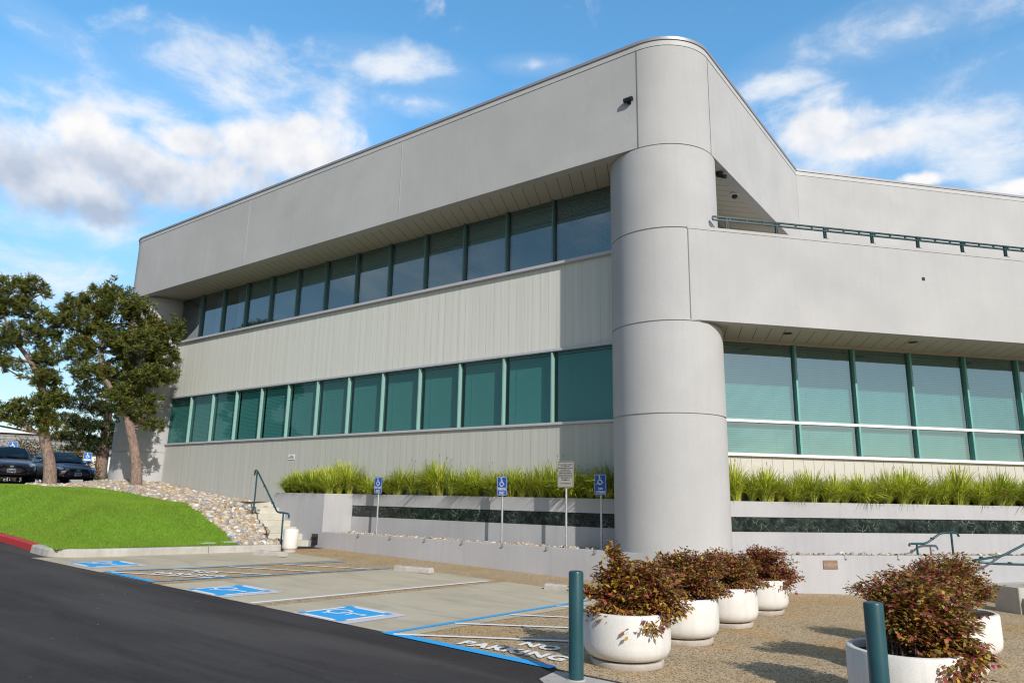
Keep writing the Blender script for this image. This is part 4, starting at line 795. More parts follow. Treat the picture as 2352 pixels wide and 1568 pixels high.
def shrub(x, y, label, blobs, nb, seed, mixw=(.55, .33, .08, .01), leaf=.045, lpb=34, dlat=0.0):
    r = np.random.default_rng(seed); z0 = gzf(x, y)+.43
    t = empty('planter_shrub', (x, y, z0), 0, label, 'shrub', 'burgundy shrubs growing in the white planters')
    B = np.array([(b[0]+dlat, b[1], b[2]) for b in blobs]); Rr = np.array([(b[3], b[4], b[5]) for b in blobs])*1.12; nb = int(nb*1.5); leaf *= 1.0; wts = Rr.prod(1)**.52; wts = wts/wts.sum()
    ch = r.choice(len(blobs), nb, p=wts); u_ = unit(r.normal(size=(nb, 3)))*r.uniform(.25, 1, (nb, 1))**.4; T = B[ch]+u_*Rr[ch]; T[:, 2] -= z0-0
    root = np.stack([r.normal(0, .08, nb), r.normal(0, .08, nb), np.zeros(nb)], 1)
    tip = T[:, :1]*RXV+T[:, 1:2]*RDV+np.array((0, 0, 1.0))*T[:, 2:3]
    mid = root*.5+tip*.5; mid[:, 2] = np.maximum(mid[:, 2]+.10, .10+.08*r.uniform(0, 1, nb)); 
    m = MB()
    for k in range(0, nb, 3): m.tube([tuple(root[k]), tuple(root[k]*.25+mid[k]*.5+tip[k]*.25), tuple(tip[k])], [.006, .004, .0015], 5, False)
    m.build('branches', TWIG, t)
    V_, C_ = [], []; f = r.uniform(.25, 1.0, (nb, lpb))**.75; f = np.sort(f, 1); f = f[..., None]
    P = root[:, None]*(1-f)**2+2*mid[:, None]*f*(1-f)+tip[:, None]*f*f; Dd = unit(2*(1-f)*(mid-root)[:, None]+2*f*(tip-mid)[:, None])
    side = unit(np.cross(Dd, np.array((0, 0, 1.0))))*np.where(np.arange(lpb)[None, :, None] % 2, 1, -1)
    # short side sprays
    P = P+side*r.uniform(0, .05, (nb, lpb, 1))+r.normal(0, .012, P.shape)
    LD = unit(Dd*.55+side*r.uniform(.4, 1.1, (nb, lpb, 1))+r.normal(0, .28, P.shape)+np.array((0, 0, -.12))); Nn = unit(np.array((0, 0, 1.0))+r.normal(0, .35, P.shape))
    n = nb*lpb; P, LD, Nn = P.reshape(n, 3), LD.reshape(n, 3), Nn.reshape(n, 3)
    sel = r.choice(4, n, p=np.array(mixw)/sum(mixw)); c = np.stack([MAR, OLV, YEL, PNK])[sel]*r.uniform(.65, 1.5, (n, 1))
    br = np.repeat(r.uniform(0, 1, nb), lpb)[:, None]; c = np.where((sel[:, None] < 2), c*(1-br*.5)+OLV*1.1*br*.5*r.uniform(.6, 1.4, (n, 1)), c)
    V, F, cc = leaves(P, LD, Nn, leaf*r.uniform(.65, 1.25, n), leaf*.58*r.uniform(.8, 1.2, n), c); quads_np('foliage', V, F, cc, M_LEAF, t)
    nf = int(n*.012*mixw[3]*100/4)
    if nf:
        k = r.integers(0, n, nf*7); p = P[r.integers(0, n, nf)].repeat(7, 0)+r.normal(0, .012, (nf*7, 3)); dd = unit(r.normal(size=(nf*7, 3))+np.array((0, 0, .6)))
        V, F, cc = leaves(p, dd, unit(r.normal(size=p.shape)), .030, .006, np.tile(PNK, (nf*7, 1))*r.uniform(.7, 1.2, (nf*7, 1))); quads_np('blossom', V, F, cc, M_LEAF, t)
    return t
LY = (-7.0, -5.45, -3.9, -2.32); lab = ('nearest of the left row, beside the teal bollard', 'second from the front in the left row', 'third from the front in the left row', 'farthest back in the left row')
for (x, y), q in zip(((2.75, -7.28), (2.63, -5.72), (2.56, -4.15), (2.49, -2.54)), lab): pot(x, y, 'white round concrete planter, '+q)
shrub(2.75, -7.28, 'burgundy and gold shrub with a tall left branch, in the nearest left planter', [(-.05, 0, .80, .36, .38, .24), (-.22, .05, 1.0, .13, .18, .14), (-.31, 0, 1.15, .07, .08, .10), (-.36, 0, 1.23, .04, .05, .04), (-.55, 0, .78, .20, .12, .06), (-.74, .02, .76, .09, .08, .05), (-.40, .05, .90, .14, .15, .10), (.22, .05, .86, .15, .22, .18), (-.05, -.34, .50, .10, .06, .08), (-.30, -.25, .56, .14, .12, .08), (.16, -.28, .60, .14, .10, .06), (.05, .1, 1.02, .14, .16, .1), (-.10, -.42, .44, .14, .05, .10), (-.42, -.2, .60, .16, .16, .1), (.30, -.1, .70, .12, .2, .12)], 210, 11, (.50, .28, .22, .006), .056, 30, .20)
shrub(2.63, -5.72, 'dense burgundy shrub in the second planter of the left row', [(-.15, 0, .84, .40, .38, .20), (-.25, 0, 1.02, .16, .2, .08), (.10, 0, .98, .16, .2, .09), (.05, -.2, .66, .22, .16, .07), (-.45, 0, .95, .12, .2, .1)], 190, 12, (.54, .40, .06, .006), .048, 30, .28)
shrub(2.56, -4.15, 'dark burgundy shrub in the third planter of the left row', [(-.22, 0, .80, .36, .36, .18), (-.36, 0, .95, .14, .2, .07), (-.05, 0, .86, .16, .2, .10), (.05, -.25, .60, .2, .12, .06), (-.1, -.33, .56, .08, .05, .06)], 170, 13, (.60, .36, .04, .006), .046, 30, .28)
shrub(2.49, -2.54, 'dark purple shrub in the farthest back planter of the left row', [(-.10, 0, .72, .40, .36, .22), (-.28, 0, .92, .14, .16, .07), (.0, 0, .90, .16, .2, .07), (.25, 0, .56, .16, .2, .10), (-.15, -.32, .42, .14, .06, .10), (.1, -.3, .44, .12, .06, .1)], 190, 14, (.66, .30, .02, .012), .045, 30, .26)
RY = (-7.2, -5.63, -4.07); lab = ('nearest of the right row, behind the cut-off bollard', 'middle of the right row, half hidden by its neighbour', 'farthest back in the right row')
for y, q, x in zip(RY, lab, (5.10, 5.13, 5.16)): pot(x, y, 'white round concrete planter, '+q)
shrub(5.10, -7.2, 'leafy burgundy and olive shrub with pink blossoms in the nearest right planter', [(.20, 0, .82, .38, .34, .24), (.18, .05, 1.0, .22, .22, .12), (.45, 0, .62, .16, .22, .14), (.55, -.05, .52, .08, .1, .05), (.22, -.40, .46, .20, .06, .09), (.42, -.25, .54, .10, .10, .08), (.58, -.1, .50, .08, .08, .04), (0, -.05, .80, .20, .25, .2), (-.15, .1, 1.0, .08, .1, .06)], 270, 21, (.48, .42, .10, .012), .052, 34)
shrub(5.13, -5.63, 'burgundy shrub with a long left sprig in the middle right planter', [(-.05, 0, .86, .38, .34, .20), (-.3, 0, .98, .16, .2, .1), (.06, 0, 1.08, .12, .15, .08), (-.62, 0, .88, .16, .08, .03), (-.76, 0, .85, .06, .05, .04), (.25, 0, .86, .15, .2, .12)], 190, 22, (.52, .38, .08, .02), .046, 30)
shrub(5.16, -4.07, 'olive and bronze shrub in the farthest back right planter', [(0, 0, .86, .38, .36, .20), (-.1, 0, 1.04, .16, .18, .08), (.12, 0, 1.04, .14, .18, .08), (.32, 0, .76, .16, .2, .12), (-.32, 0, .92, .12, .2, .1)], 190, 23, (.40, .50, .08, .012), .042, 30)

# ------------------------------------------------------------------ ornamental grass clumps
def grass_mesh(seed, nb=430, h=.66, tone=0.0):
    r = np.random.default_rng(seed); K = 5; a = r.uniform(0, 2*math.pi, nb); out_ = r.uniform(0, 1, nb)**.75
    L = h*r.uniform(.65, 1.2, nb); dr = np.stack([np.cos(a), np.sin(a), 0*a], 1); sd_ = np.stack([-np.sin(a), np.cos(a), 0*a], 1)
    base = dr*(r.uniform(0, .085, nb)[:, None])+np.array((0, 0, -.02)); s = np.linspace(0, 1, K+1)
    lean = .10+.66*out_; hor = (lean[:, None]*s**1.5*.75+.25*out_[:, None]*s**3)*L[:, None]; ver = (s-.22*lean[:, None]*s**2-.42*(out_[:, None]**2)*s**3.2)*L[:, None]
    tw = r.normal(0, .05, (nb, 1))*s*L[:, None]
    C = base[:, None]+dr[:, None]*hor[..., None]+sd_[:, None]*tw[..., None]+np.array((0, 0, 1.0))*ver[..., None]
    W_ = (.0090*r.uniform(.7, 1.4, nb))[:, None]*np.array([1, 1.1, 1.1, 1.0, .75, .08])
    Lf, Rt = C+sd_[:, None]*W_[..., None], C-sd_[:, None]*W_[..., None]; V = np.stack([Lf, Rt], 2).reshape(-1, 3)
    b0 = np.arange(nb)[:, None]*(2*(K+1))+np.arange(K)[None]*2; F = np.stack([b0, b0+1, b0+3, b0+2], -1).reshape(-1, 4)
    f = np.clip(r.uniform(0, 1, (nb, 1))-tone, 0, 1); c = np.array((.13, .24, .020))*(1-f)+np.array((.68, .72, .085))*f; dry = r.uniform(0, 1, nb) < .07; c[dry] = (.42, .32, .14)
    g = np.array([.9, 1, 1, 1, 1.05, 1.1])[None, :, None]*c[:, None]; bs = np.array([.55, .25, .05, 0, 0, 0])[None, :, None]; g = g*(1-bs)+np.array((.55, .50, .17))*bs
    cols = np.repeat(g[:, :, None], 2, 2).reshape(-1, 3)
    o = quads_np('grass_clump', V, F, cols, M_BLADE); me = o.data; bpy.data.objects.remove(o); return me
def stalk_mesh(seed):
    r = random.Random(seed); m = MB()
    for k in range(5):
        a = r.uniform(0, 6.28); h = r.uniform(.62, .95); l = r.uniform(.05, .3); p = (math.cos(a)*l, math.sin(a)*l, h)
        m.tube([(0, 0, 0), (p[0]*.4, p[1]*.4, h*.55), p], [.0022, .0018, .0012], 4, False)
        for q in range(3): m.lathe([(0, -.012), (.006, 0), (0, .014)], 6, (p[0]+r.uniform(-.012, .012), p[1]+r.uniform(-.012, .012), h-.018*q))
    return m.data('seed_stalks', mat('dry_seed_stalk', (.20, .12, .05), .9))
GM = [grass_mesh(40+i, 300+40*(i % 3), h=.76+.06*(i % 4), tone=(0, .25, -.2, .4, .1, -.1, .3, 0)[i]) for i in range(8)]; SM = [stalk_mesh(i) for i in range(4)]
def clump(i, x, y, z, sc, label, group, rot=0.0):
    o = link('grass_clump', GM[(i*5+i//3) % 8]); o.location = (x, y, z); o.scale = (sc, sc, sc*random.uniform(.80, 1.12)); o.rotation_euler = (rot+random.uniform(-.16, .16), random.uniform(-.22, .22), random.uniform(0, 6.28)); tag(o, label, 'ornamental grass', group)
    if i % 2 == 0: link('seed_stalks', SM[(i//2) % 4], o)
i = 0
for x in np.arange(-11.25, -9.5, .34):
    for y in (-.85, -.5, -.15): clump(i, x+random.uniform(-.06, .06), y, 1.55, random.uniform(.88, 1.08), 'lime green ornamental grass tuft on the wide planter end by the steps', 'grass tufts on the wide planter end'); i += 1
for x in np.arange(-9.2, -1.2, .25):
    if -7.55 < x < -7.2: continue
    clump(i, x+random.uniform(-.10, .10), .04+random.uniform(-.05, .05), 1.55, random.uniform(.72, 1.10), 'arching lime green grass tuft in the planter behind the parking signs', 'grass tufts behind the parking signs', R_(9)); i += 1
for s_ in np.arange(1.25, 11, .25):
    p = RB @ Vector((s_+random.uniform(-.10, .10), .04+random.uniform(-.05, .08), 1.56)); clump(i, p.x, p.y, p.z, random.uniform(.72, 1.06), 'arching lime green grass tuft in the planter right of the column', 'grass tufts right of the column'); i += 1
t = empty('wispy_weed', tuple(RB @ Vector((4.95, 0, 1.55))), 0, 'wispy dry weed standing above the grass right of the column', 'weed'); m = MB(); r_ = random.Random(5)
for k in range(40): a = r_.uniform(0, 6.28); l = r_.uniform(.02, .2); h = r_.uniform(.6, .98); m.tube([(0, 0, 0), (math.cos(a)*l*.6, math.sin(a)*l*.6, h*.6), (math.cos(a)*l, math.sin(a)*l, h)], [.002, .0014, .0008], 4, False)
m.build('stems', mat('grey_weed', (.30, .27, .17), .9), t)

# ------------------------------------------------------------------ trees
def pine(x, y, z, label, trunk, radii, blobs, E_, seed, nt=1500, c1=(.045, .070, .012), c2=(.215, .225, .045), needles=26, nl=.16, dead=.0, name='pine_tree', group=None, flat=0.0):
    r = np.random.default_rng(seed); E_ = np.array((*E_, 0.0)); E_ /= np.linalg.norm(E_); G_ = np.array((-E_[1], E_[0], 0)); UP = np.array((0, 0, 1.0))
    t = empty(name, (x, y, z), 0, label, 'tree', group); W3 = lambda q: q[0]*E_+q[1]*G_+UP*(q[2]-z)
    m = MB(); TP = [tuple(W3(q)) for q in trunk]; m.tube(rounded(TP, .35, 3), list(np.interp(np.linspace(0, 1, len(rounded(TP, .35, 3))), np.linspace(0, 1, len(radii)), radii)), 12)
    m.build('trunk', BARK, t)
    T3 = np.array(TP); B = np.array([W3(b) for b in blobs]); Rr = np.array([b[3:6] for b in blobs])*(.96 if not flat else 1); m = MB(); pts, dirs = [], []
    wts = Rr.prod(1)**.75; wts /= wts.sum(); cnt = r.multinomial(nt, wts)
    for bi, (c, rr) in enumerate(zip(B, Rr)):
        dd = np.linalg.norm(T3-c, axis=1)+np.where(T3[:, 2] > c[2]+.1, 3, 0); k0 = T3[dd.argmin()]; md = (k0+c)/2+np.array((r.normal(0, .08), r.normal(0, .08), -.12))
        m.tube([tuple(k0), tuple(md), tuple(c)], [.038, .028, .015], 7, False)
        n = cnt[bi]; u_ = unit(r.normal(size=(n, 3))); u_[:, 2] = np.abs(u_[:, 2])*r.choice([1, 1, -.55], n); rad = r.uniform(.45, 1.0, (n, 1))**.5
        loc = u_*rad; q = c+loc[:, :1]*E_*rr[0]+loc[:, 1:2]*G_*rr[1]+loc[:, 2:]*UP*rr[2]+r.normal(0, .06, (n, 3)); pts.append(q); dirs.append(unit(unit(q-c)*.8+UP*(.55-flat)+r.normal(0, .3, (n, 3))))
        for k in range(0, n, 7): e_ = q[k]; m.tube([tuple(c+(e_-c)*.05), tuple(c+(e_-c)*.5+np.array((0, 0, -.04))), tuple(e_)], [.014, .009, .004], 4, False)
    m.build('limbs', BARK if not flat else TWIG, t)
    Pt, Dr = np.concatenate(pts), np.concatenate(dirs); n = len(Pt); L = r.uniform(.12, .30, n)
    f = r.uniform(0, 1, (n, needles, 1)); base = Pt[:, None]+Dr[:, None]*(f-.35)*L[:, None, None]
    o_ = r.normal(size=(n, needles, 3)); o_ -= (o_*Dr[:, None]).sum(-1, keepdims=True)*Dr[:, None]; nd = unit(unit(o_)*.9+Dr[:, None]*(.55-flat*.3)+UP*(.05-flat*.2))
    N = n*needles; tone = np.repeat(r.uniform(0, 1, n), needles)[:, None]*.65+r.uniform(0, 1, (N, 1))*.35; c = np.array(c1)*(1-tone)+np.array(c2)*tone
    red = np.repeat(r.uniform(0, 1, n) < .05, needles); c[red] = c[red]*.5+np.array((.12, .06, .02))
    V, F, cc = leaves(base.reshape(N, 3), nd.reshape(N, 3), unit(r.normal(size=(N, 3))), nl*r.uniform(.6, 1.2, N), .030*r.uniform(.7, 1.3, N), c); quads_np('crown', V, F, cc, M_NEEDLE, t)
    return t
BB = [(-2.3, 0, 7.2, .70, .8, .7), (-1.9, .3, 8.0, .55, .7, .5), (-1.2, -.3, 7.7, .65, .9, .7), (-.6, .2, 7.6, .5, .6, .65), (-.1, 0, 7.0, .5, .7, .5), (.45, -.2, 6.85, .42, .6, .45), (.72, 0, 7.4, .2, .3, .28), (.3, .2, 6.2, .55, .8, .5), (-.5, -.4, 6.4, .8, .9, .6), (-1.5, .2, 6.6, .8, .9, .6), (-2.2, 0, 6.1, .55, .8, .5), (-1.9, -.3, 5.3, .5, .7, .4), (-1.0, .3, 5.6, .7, .8, .5), (0, -.2, 5.4, .5, .7, .45), (.2, .1, 4.5, .35, .5, .35), (-.1, -.1, 4.0, .3, .4, .3), (-.55, .1, 4.9, .5, .6, .4), (.45, .1, 5.5, .35, .4, .35), (-2.75, .1, 7.7, .25, .3, .3), (-1.5, 0, 8.5, .25, .3, .25), (-.45, -.1, 4.2, .45, .4, .3), (.25, -.1, 3.75, .3, .35, .22), (-.9, -.2, 4.6, .4, .5, .3)]
pine(-18.6, -1.56, 1.70, 'olive green leaning pine against the end of the building, right of the other pine', [(0, 0, 1.55), (-.05, 0, 2.3), (-.2, 0, 2.97), (-.43, 0, 3.75), (-.63, .05, 4.33), (-.97, .05, 4.78), (-1.45, 0, 5.38), (-1.63, .1, 6.2), (-1.7, .1, 7.2)], [.20, .17, .155, .15, .12, .10, .08, .06, .03], BB, (.46, .89), 31, 2000)
BA = [(-2.0, 0, 8.1, .6, .7, .5), (-1.5, .2, 7.5, .55, .7, .45), (-2.8, 0, 7.4, .8, .9, .8), (-.8, -.1, 7.2, .33, .5, .35), (-.62, 0, 6.6, .33, .5, .35), (-1.4, -.2, 6.6, .55, .7, .45), (-2.4, .1, 6.3, .7, .8, .45), (-.7, .2, 5.95, .45, .6, .35), (-1.9, 0, 5.6, .55, .7, .3), (-3.2, .2, 6.2, .7, .8, .6), (-.6, 0, 5.2, .45, .5, .33), (-.3, .1, 4.6, .4, .5, .33), (-.8, -.1, 4.2, .6, .6, .33), (-1.6, .1, 4.0, .6, .7, .33), (-2.5, 0, 4.3, .6, .7, .38), (-3.2, 0, 4.1, .6, .7, .4), (-.4, 0, 3.8, .4, .4, .25), (-1.35, 0, 8.45, .3, .4, .3), (-3.4, 0, 8.0, .6, .7, .6), (-1.15, .1, 8.2, .2, .25, .15), (-.15, -.2, 3.55, .4, .35, .22), (-1.0, -.1, 3.75, .5, .5, .22), (-.5, -.25, 4.45, .35, .3, .3), (-.9, -.2, 5.3, .35, .3, .3)]
pine(-20.6, -3.42, 1.78, 'olive green crooked pine at the far left, in front of the parked cars', [(0, 0, 1.6), (-.06, 0, 2.2), (-.16, 0, 2.64), (-.42, 0, 3.41), (-.49, .05, 4.46), (-.75, .05, 5.2), (-1.07, .05, 5.79), (-1.8, 0, 6.67), (-2.2, .1, 7.6)], [.21, .19, .17, .16, .13, .11, .09, .06, .03], BA, (.46, .89), 33, 1850)
DC = [(.2, 0, 7.6, .9, .9, .5), (-.6, .2, 6.9, 1.3, 1.2, .45), (.9, -.2, 6.6, 1.0, 1.1, .4), (-1.4, 0, 6.1, 1.3, 1.2, .4), (.3, .1, 5.8, 1.4, 1.3, .4), (1.4, 0, 5.5, .9, 1.0, .35), (-1.9, 0, 5.2, 1.2, 1.2, .35), (-.4, -.3, 4.9, 1.4, 1.3, .35), (1.1, .1, 4.6, 1.1, 1.1, .3), (-1.5, .2, 4.3, 1.2, 1.2, .3), (.3, -.2, 4.0, 1.3, 1.2, .28), (1.3, 0, 3.8, .8, .9, .25), (-1.0, 0, 3.7, .9, 1.0, .25)]
pine(-35.0, 4.5, 1.95, 'dark green conifer with drooping tiers behind the right parked car', [(0, 0, 1.9), (0, 0, 4), (0, 0, 6), (.1, 0, 7.8)], [.32, .26, .16, .05], DC, (.37, .93), 35, 1700, (.014, .028, .008), (.060, .085, .016), 22, .20, name='conifer_tree', flat=.55)
def bush(x, y, z, rx, rz, label, seed, c1, c2, n=2600, leaf=.10, group=None, stems=True):
    r = np.random.default_rng(seed); t = empty('hedge_bush', (x, y, z), 0, label, 'bush', group)
    C = np.stack([r.normal(0, rx*.5, 14), r.normal(0, rx*.5, 14), r.uniform(.3, 1, 14)*rz*.8], 1); k = r.integers(0, 14, n); u_ = unit(r.normal(size=(n, 3)))*r.uniform(.4, 1, (n, 1))
    P = C[k]+u_*np.array((rx*.42, rx*.42, rz*.28)); P[:, 2] = np.abs(P[:, 2]); tn = np.repeat(r.uniform(0, 1, (14, 1)), 1, 1)[k]*.5+r.uniform(0, 1, (n, 1))*.5
    V, F, cc = leaves(P, unit(u_+r.normal(0, .6, (n, 3))), unit(r.normal(size=(n, 3))), leaf*r.uniform(.6, 1.3, n), leaf*.5, np.array(c1)*(1-tn)+np.array(c2)*tn); quads_np('foliage', V, F, cc, M_LEAF, t)
    m = MB()
    for c in C: m.tube([(0, 0, 0), tuple(c*np.array((.6, .6, .5))), tuple(c)], [.03, .02, .008], 5, False)
    m.build('stems', TWIG, t); return t
HB = 'hedge bushes behind the parked cars'
for k, (x, y, rx, h, lb, a, b) in enumerate(((-34.4, -1.2, 1.0, 2.0, 'green and rust bush behind the left blue sign', (.05, .07, .012), (.16, .13, .03)), (-34.6, .45, .9, 2.3, 'sparse brown bush between the two green hedge bushes', (.10, .05, .022), (.14, .11, .03)), (-34.8, 1.9, 1.0, 2.1, 'green hedge bush behind the crooked pine trunk', (.035, .06, .012), (.13, .13, .02)), (-35.0, 3.1, .9, 1.7, 'orange-tinged hedge bush left of the dark conifer', (.08, .07, .012), (.22, .12, .02)), (-34.2, -3.0, 1.1, 2.1, 'dense green bush at the very left edge', (.04, .065, .012), (.12, .13, .02)))):
    bush(x, y, 1.9, rx, h, lb, 60+k, a, b, group=HB)
for k, (x, y, lb) in enumerate(((-36.4, -3.2, 'added low dark hedge for the shade under the cars, at the far left under the house'), (-36.6, -.9, 'added low dark hedge for the shade under the cars, behind the left blue sign post'), (-36.8, 1.4, 'added low dark hedge for the shade under the cars, behind the gap between them'), (-37.0, 3.6, 'added low dark hedge for the shade under the cars, left of the conifer trunk'))):
    bush(x, y, 1.55, 1.5, 1.3, lb, 90+k, (.018, .03, .008), (.06, .075, .015), 2400, .11, group=HB)  # added row, stands in for the dark shade beneath the parked cars
bush(-33.6, 4.9, 1.92, .8, .55, 'low yellow-green ground shrub under the dark conifer', 71, (.07, .08, .012), (.20, .17, .03), 1600, .08); bush(-33.9, 3.7, 1.92, .7, .4, 'low olive ground shrub beside the conifer trunk', 72, (.06, .07, .012), (.16, .13, .03), 1200, .08)

# ------------------------------------------------------------------ background house, far signs, kerb
hs = empty('background_house', (-51, 6.0, 1.9), math.atan2(.93, .37), 'low white house with grey shingle mansard roof behind the hedge', 'house')
m = MB(); m.box((0, 3, .9), (34, 6, 1.8)); m.build('wall', WHITEW, hs)
m = MB(); m.add([(-17.3, -.35, 1.75), (17.3, -.35, 1.75), (17.3, .4, 3.45), (-17.3, .4, 3.45), (-17.3, 6, 1.75), (17.3, 6, 1.75), (17.3, 5.6, 3.45), (-17.3, 5.6, 3.45)], [(0, 1, 2, 3), (5, 4, 7, 6), (3, 2, 6, 7), (4, 0, 3, 7), (1, 5, 6, 2), (0, 4, 5, 1)])
k = 0
for zz in np.arange(1.80, 3.4, .24):
    yy_ = -.35+.75*(zz-1.75)/1.7; m.box((0, yy_-.015, zz), (34.6, .05, .03))
rf = m.build('roof', SHINGLE, hs); m = MB(); m.box((0, .30, 3.50), (34.8, .35, .12)); m.build('roof_trim', WHITEW, rf)
gh = empty('garage', (-43.5, 8.6, 1.9), math.atan2(.93, .37), 'white garage wall with dark opening right of the parked cars', 'garage')
m = MB(); m.box((-1.2, 1.0, 1.0), (3.0, 2, 2.0)); m.build('wall', WHITEW, gh); m = MB(); m.box((1.6, 1.4, 1.0), (2.6, 1.2, 2.0)); m.build('opening', BLACK, gh); m = MB(); m.box((.1, .9, 2.1), (6.0, 2.4, .22)); m.build('roof', SHINGLE, gh)
m = MB(); m.box((.32, -.05, 1.0), (.14, .12, 2.0)); m.build('corner_post', MULL, gh)
def far_sign(x, y, z, zt, label):
    t = empty('parking_sign', (x, y, z), math.atan2(.93, .37), label, 'sign', 'far blue accessible-parking signs')
    m = MB(); m.tube([(0, .03, 0), (0, .03, zt-z)], .03, 8); m.build('post', GALV, t)
    pn = panel(t, .38, .50, zt-z-.24, mat('bright_sign_blue', (.02, .15, .45), .4), S_WHITE)
    m = MB(); wheelchair(m, Matrix.Translation((0, -.0345, zt-z-.15)) @ TXR @ Matrix.Scale(.26, 4), th=.11); m.build('wheelchair_symbol', S_WHITE, pn)
    m = MB(); m.box((0, -.034, zt-z-.36), (.30, .002, .07)); m.build('caption_band', S_WHITE, pn)
far_sign(-31.75, -.91, 1.9, 3.68, 'small blue wheelchair sign above the left parked car'); far_sign(-32.5, 2.68, 1.9, 3.42, 'small blue wheelchair sign beside the dark conifer')
m = MB(); m.box((-30.6, 4.6, 1.93), (.2, 9, .26)); m.box((-30.0, 6.6, 1.92), (3.0, 3.6, .22)); struct(m.build('kerb', CONC))

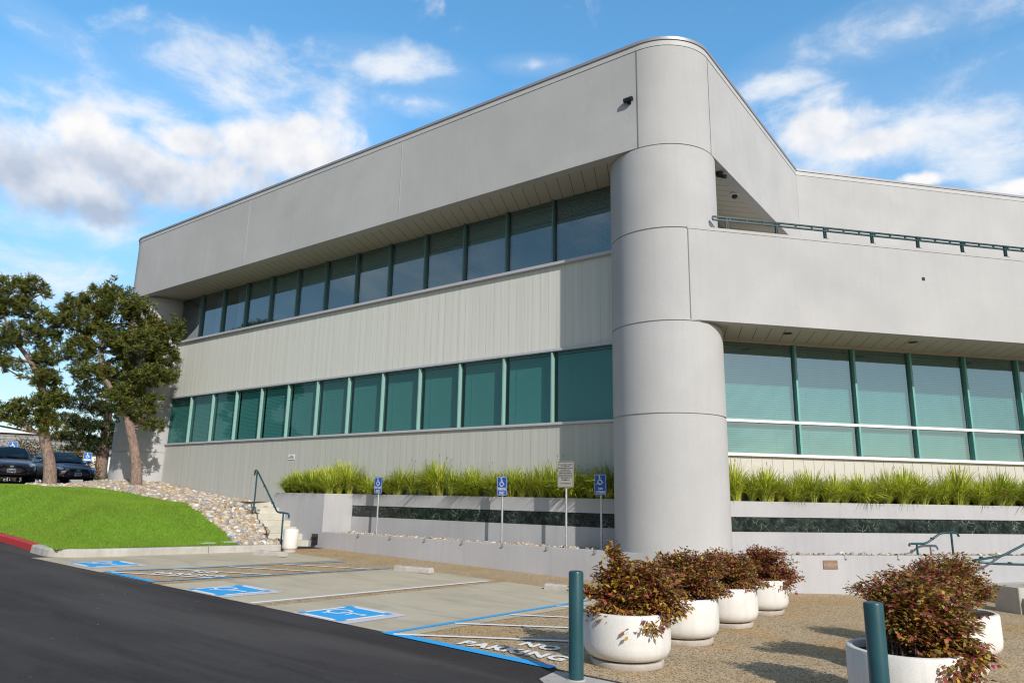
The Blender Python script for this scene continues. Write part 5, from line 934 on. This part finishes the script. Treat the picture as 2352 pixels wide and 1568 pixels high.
# ------------------------------------------------------------------ parked cars
def sedan(x, y, rz, label, gw=.36, emb=.07, hl=1.0):
    z = float(rz_(x, y))+.003; t = empty('parked_car', (x, y, z), rz, label, 'car', 'dark sedans parked beyond the lawn'); t.scale = (.92, .92, .92)
    ST = [(2.40, .50, .34, .48, .54, .45), (2.34, .74, .24, .56, .64, .60), (2.10, .86, .19, .64, .73, .68), (1.62, .90, .18, .72, .84, .72), (1.05, .91, .18, .78, .94, .74), (.3, .91, .18, .82, .95, .77), (-1.0, .91, .18, .85, .96, .77), (-1.7, .90, .18, .86, .99, .74), (-2.12, .87, .22, .83, .97, .69), (-2.38, .78, .32, .74, .87, .60), (-2.44, .6, .42, .62, .70, .5)]
    vs = []
    for X, w_, zb, zs, zt, wt in ST:
        h = [(0, zb), (w_*.8, zb), (w_*.965, zb+.1), (w_, (zb+zs)/2), (w_*.985, zs), (wt, zt), (0, zt+.03)]; ring = h+[(-a, b) for a, b in h[-2:0:-1]]; vs += [(X, a, b) for a, b in ring]
    k = 12; m = MB(); m.add(vs, [(i*k+j, (i+1)*k+j, (i+1)*k+(j+1) % k, i*k+(j+1) % k) for i in range(len(ST)-1) for j in range(k)]+[tuple(range(k-1, -1, -1)), tuple(range(len(vs)-k, len(vs)))][::-1], True)
    o = m.build('body', CARP, t); sb = o.modifiers.new('smooth', 'SUBSURF'); sb.levels = 2; sb.render_levels = 2
    A0, A1, C1, C0 = (1.08, .70, .93), (.22, .555, 1.405), (-1.0, .55, 1.42), (-1.82, .66, .99)
    sec = [A0, (.66, .635, 1.19), A1, (-.4, .575, 1.455), C1, (-1.45, .60, 1.23), C0]; vs = []
    for X, w_, zt in sec:
        zb = .92; wb = .775 if -1.6 < X < .9 else .72; s_ = (zt-zb)/(1.455-zb); we = wb-(wb-.555)*s_
        h = [(wb, zb-.02), ((wb+we)/2+.01, (zb+zt)/2), (we+.005, zt-.03), (we-.08, zt+.005), (0, zt+.03)]; vs += [(X, a, b) for a, b in h]+[(X, -a, b) for a, b in h[-2::-1]]
    k = 9; m = MB(); m.add(vs, [(i*k+j, (i+1)*k+j, (i+1)*k+j+1, i*k+j+1) for i in range(len(sec)-1) for j in range(k-1)], True)
    o = m.build('roof', CARP, t); sb = o.modifiers.new('smooth', 'SUBSURF'); sb.levels = 2; sb.render_levels = 2
    m = MB(); m.add([(1.06, .62, .975), (1.06+.03, 0, .995), (1.06, -.62, .975), (.30, .50, 1.40), (.30, 0, 1.445), (.30, -.50, 1.40), (.69, .57, 1.205), (.69, -.57, 1.205), (.71, 0, 1.235)], [(0, 1, 8, 6), (1, 2, 7, 8), (6, 8, 4, 3), (8, 7, 5, 4)], True); m.build('windscreen', CARGLASS, t)
    m = MB(); m.add([(-1.80, .58, 1.03), (-1.82, -.58, 1.03), (-1.08, -.48, 1.425), (-1.08, .48, 1.425)], [(0, 1, 2, 3)]); m.build('rear_window', CARGLASS, t)
    for s_ in (1, -1):
        for q in (((.86, .752, .965), (.10, .772, .975), (.10, .635, 1.36), (.28, .628, 1.355)), ((.04, .772, .975), (-.78, .772, .985), (-.80, .628, 1.375), (.04, .637, 1.37)), ((-.84, .772, .99), (-1.45, .735, 1.02), (-1.06, .632, 1.34), (-.86, .632, 1.37))):
            m = MB(); m.poly([(a, s_*(b+.022), c) for a, b, c in q]); sw = m.build('side_window', CARGLASS, t)
        m = MB(); m.tube([(.92, s_*.79, .955), (.1, s_*.80, .965), (-.8, s_*.80, .975), (-1.5, s_*.76, 1.01)], .008, 6); m.build('window_trim', CHROME, t)
        m = MB(); m.lathe([(0, -.10), (.05, -.07), (.062, 0), (.05, .07), (0, .10)], 14, M=Matrix.Translation((.78, s_*.99, 1.00)) @ Matrix.Diagonal((.75, 1.25, .75, 1)) @ Matrix.Rotation(R_(90), 4, 'X')); m.box((.80, s_*.87, .965), (.05, .16, .03)); m.build('mirror', CARP, t)
        m = MB(); m.lathe([(0, -1), (.5, -.86), (.86, -.5), (1, 0), (.86, .5), (.5, .86), (0, 1)], 18, M=Matrix.Translation((2.13, s_*.665, .635)) @ Matrix.Rotation(s_*R_(-28), 4, 'Z') @ Matrix.Rotation(R_(12), 4, 'Y') @ Matrix.Diagonal((.20, .155*hl, .072, 1))); h_ = m.build('headlight', HEADL, t)
        m = MB(); m.lathe([(0, -.02), (.04, 0), (0, .02)], 10, M=Matrix.Translation((2.13, s_*.80, .66)) @ Matrix.Diagonal((1.6, .8, 1, 1))); m.build('indicator', AMBER, h_)
        m = MB(); m.box((2.31, s_*.58, .33), (.06, .20, .07)); f_ = m.build('fog_lamp_recess', GRILLE, t); m = MB(); m.lathe([(.032, 0), (.02, .012), (0, .015)], 12, M=Matrix.Translation((2.342, s_*.56, .33)) @ Matrix.Rotation(R_(90), 4, 'Y')); m.build('fog_lamp', HEADL, f_)
        m = MB(); m.box((-.35, s_*.915, .80), (.20, .02, .025)); m.build('door_handle', CARP, t)
        for X in (1.42, -1.40):
            MW = Matrix.Translation((X, s_*.80, .325)) @ Matrix.Rotation(R_(-90*s_), 4, 'X')
            wh = empty('wheel', (0, 0, 0)); wh.parent = t; m = MB(); m.lathe([(.21, -.10), (.30, -.10), (.325, -.07), (.325, .085), (.30, .115), (.215, .115)], 32, M=MW); m.build('tyre', TYRE, wh)
            m = MB(); m.lathe([(.215, .10), (.20, .085), (.06, .075), (0, .09)], 28, M=MW)
            for a in range(6): m.box((.125*math.cos(a*1.047), .125*math.sin(a*1.047), .095), (.19, .035, .02), MW, a*1.047)
            m.build('rim', RIM, wh)
            m = MB(); m.lathe([(0, .098), (.37, .098)], 32, M=MW); m.build('wheel_arch', GRILLE, t)
    m = MB(); m.box((2.345, 0, .575), (.10, gw*2, .095)); m.build('grille', GRILLE, t)
    m = MB(); m.tube([(2.36, -gw-.02, .63), (2.375, -gw*.7, .535), (2.415, 0, .520), (2.375, gw*.7, .535), (2.36, gw+.02, .63)], .010, 6); m.build('grille_trim', CHROME, t)
    m = MB(); m.lathe([(emb, 0), (emb*.75, .012), (emb*.6, .004)], 20, M=Matrix.Translation((2.405, 0, .58)) @ Matrix.Rotation(R_(90), 4, 'Y') @ Matrix.Diagonal((.62, 1, 1, 1))); m.box((2.412, 0, .58), (.008, emb*2.2 if emb < .065 else emb*1.2, .012)); m.build('emblem', CHROME, t)
    m = MB(); m.box((2.425, 0, .405), (.012, .30, .15)); p_ = m.build('number_plate', PLATE, t); m = MB(); m.box((2.433, 0, .405), (.003, .22, .06)); m.build('plate_lettering', mat('plate_blue_grey', (.22, .24, .30), .6), p_)
    m = MB(); m.box((2.33, 0, .295), (.10, 1.0, .085)); m.build('lower_intake', GRILLE, t)
    return t
sedan(-28.25, -.24, R_(-2.5), 'dark purple-grey sedan seen at an angle behind the crooked pine trunk', .40, .07); sedan(-26.42, -2.78, R_(-15), 'dark grey sedan facing the camera at the very left edge', .34, .06, 1.15)
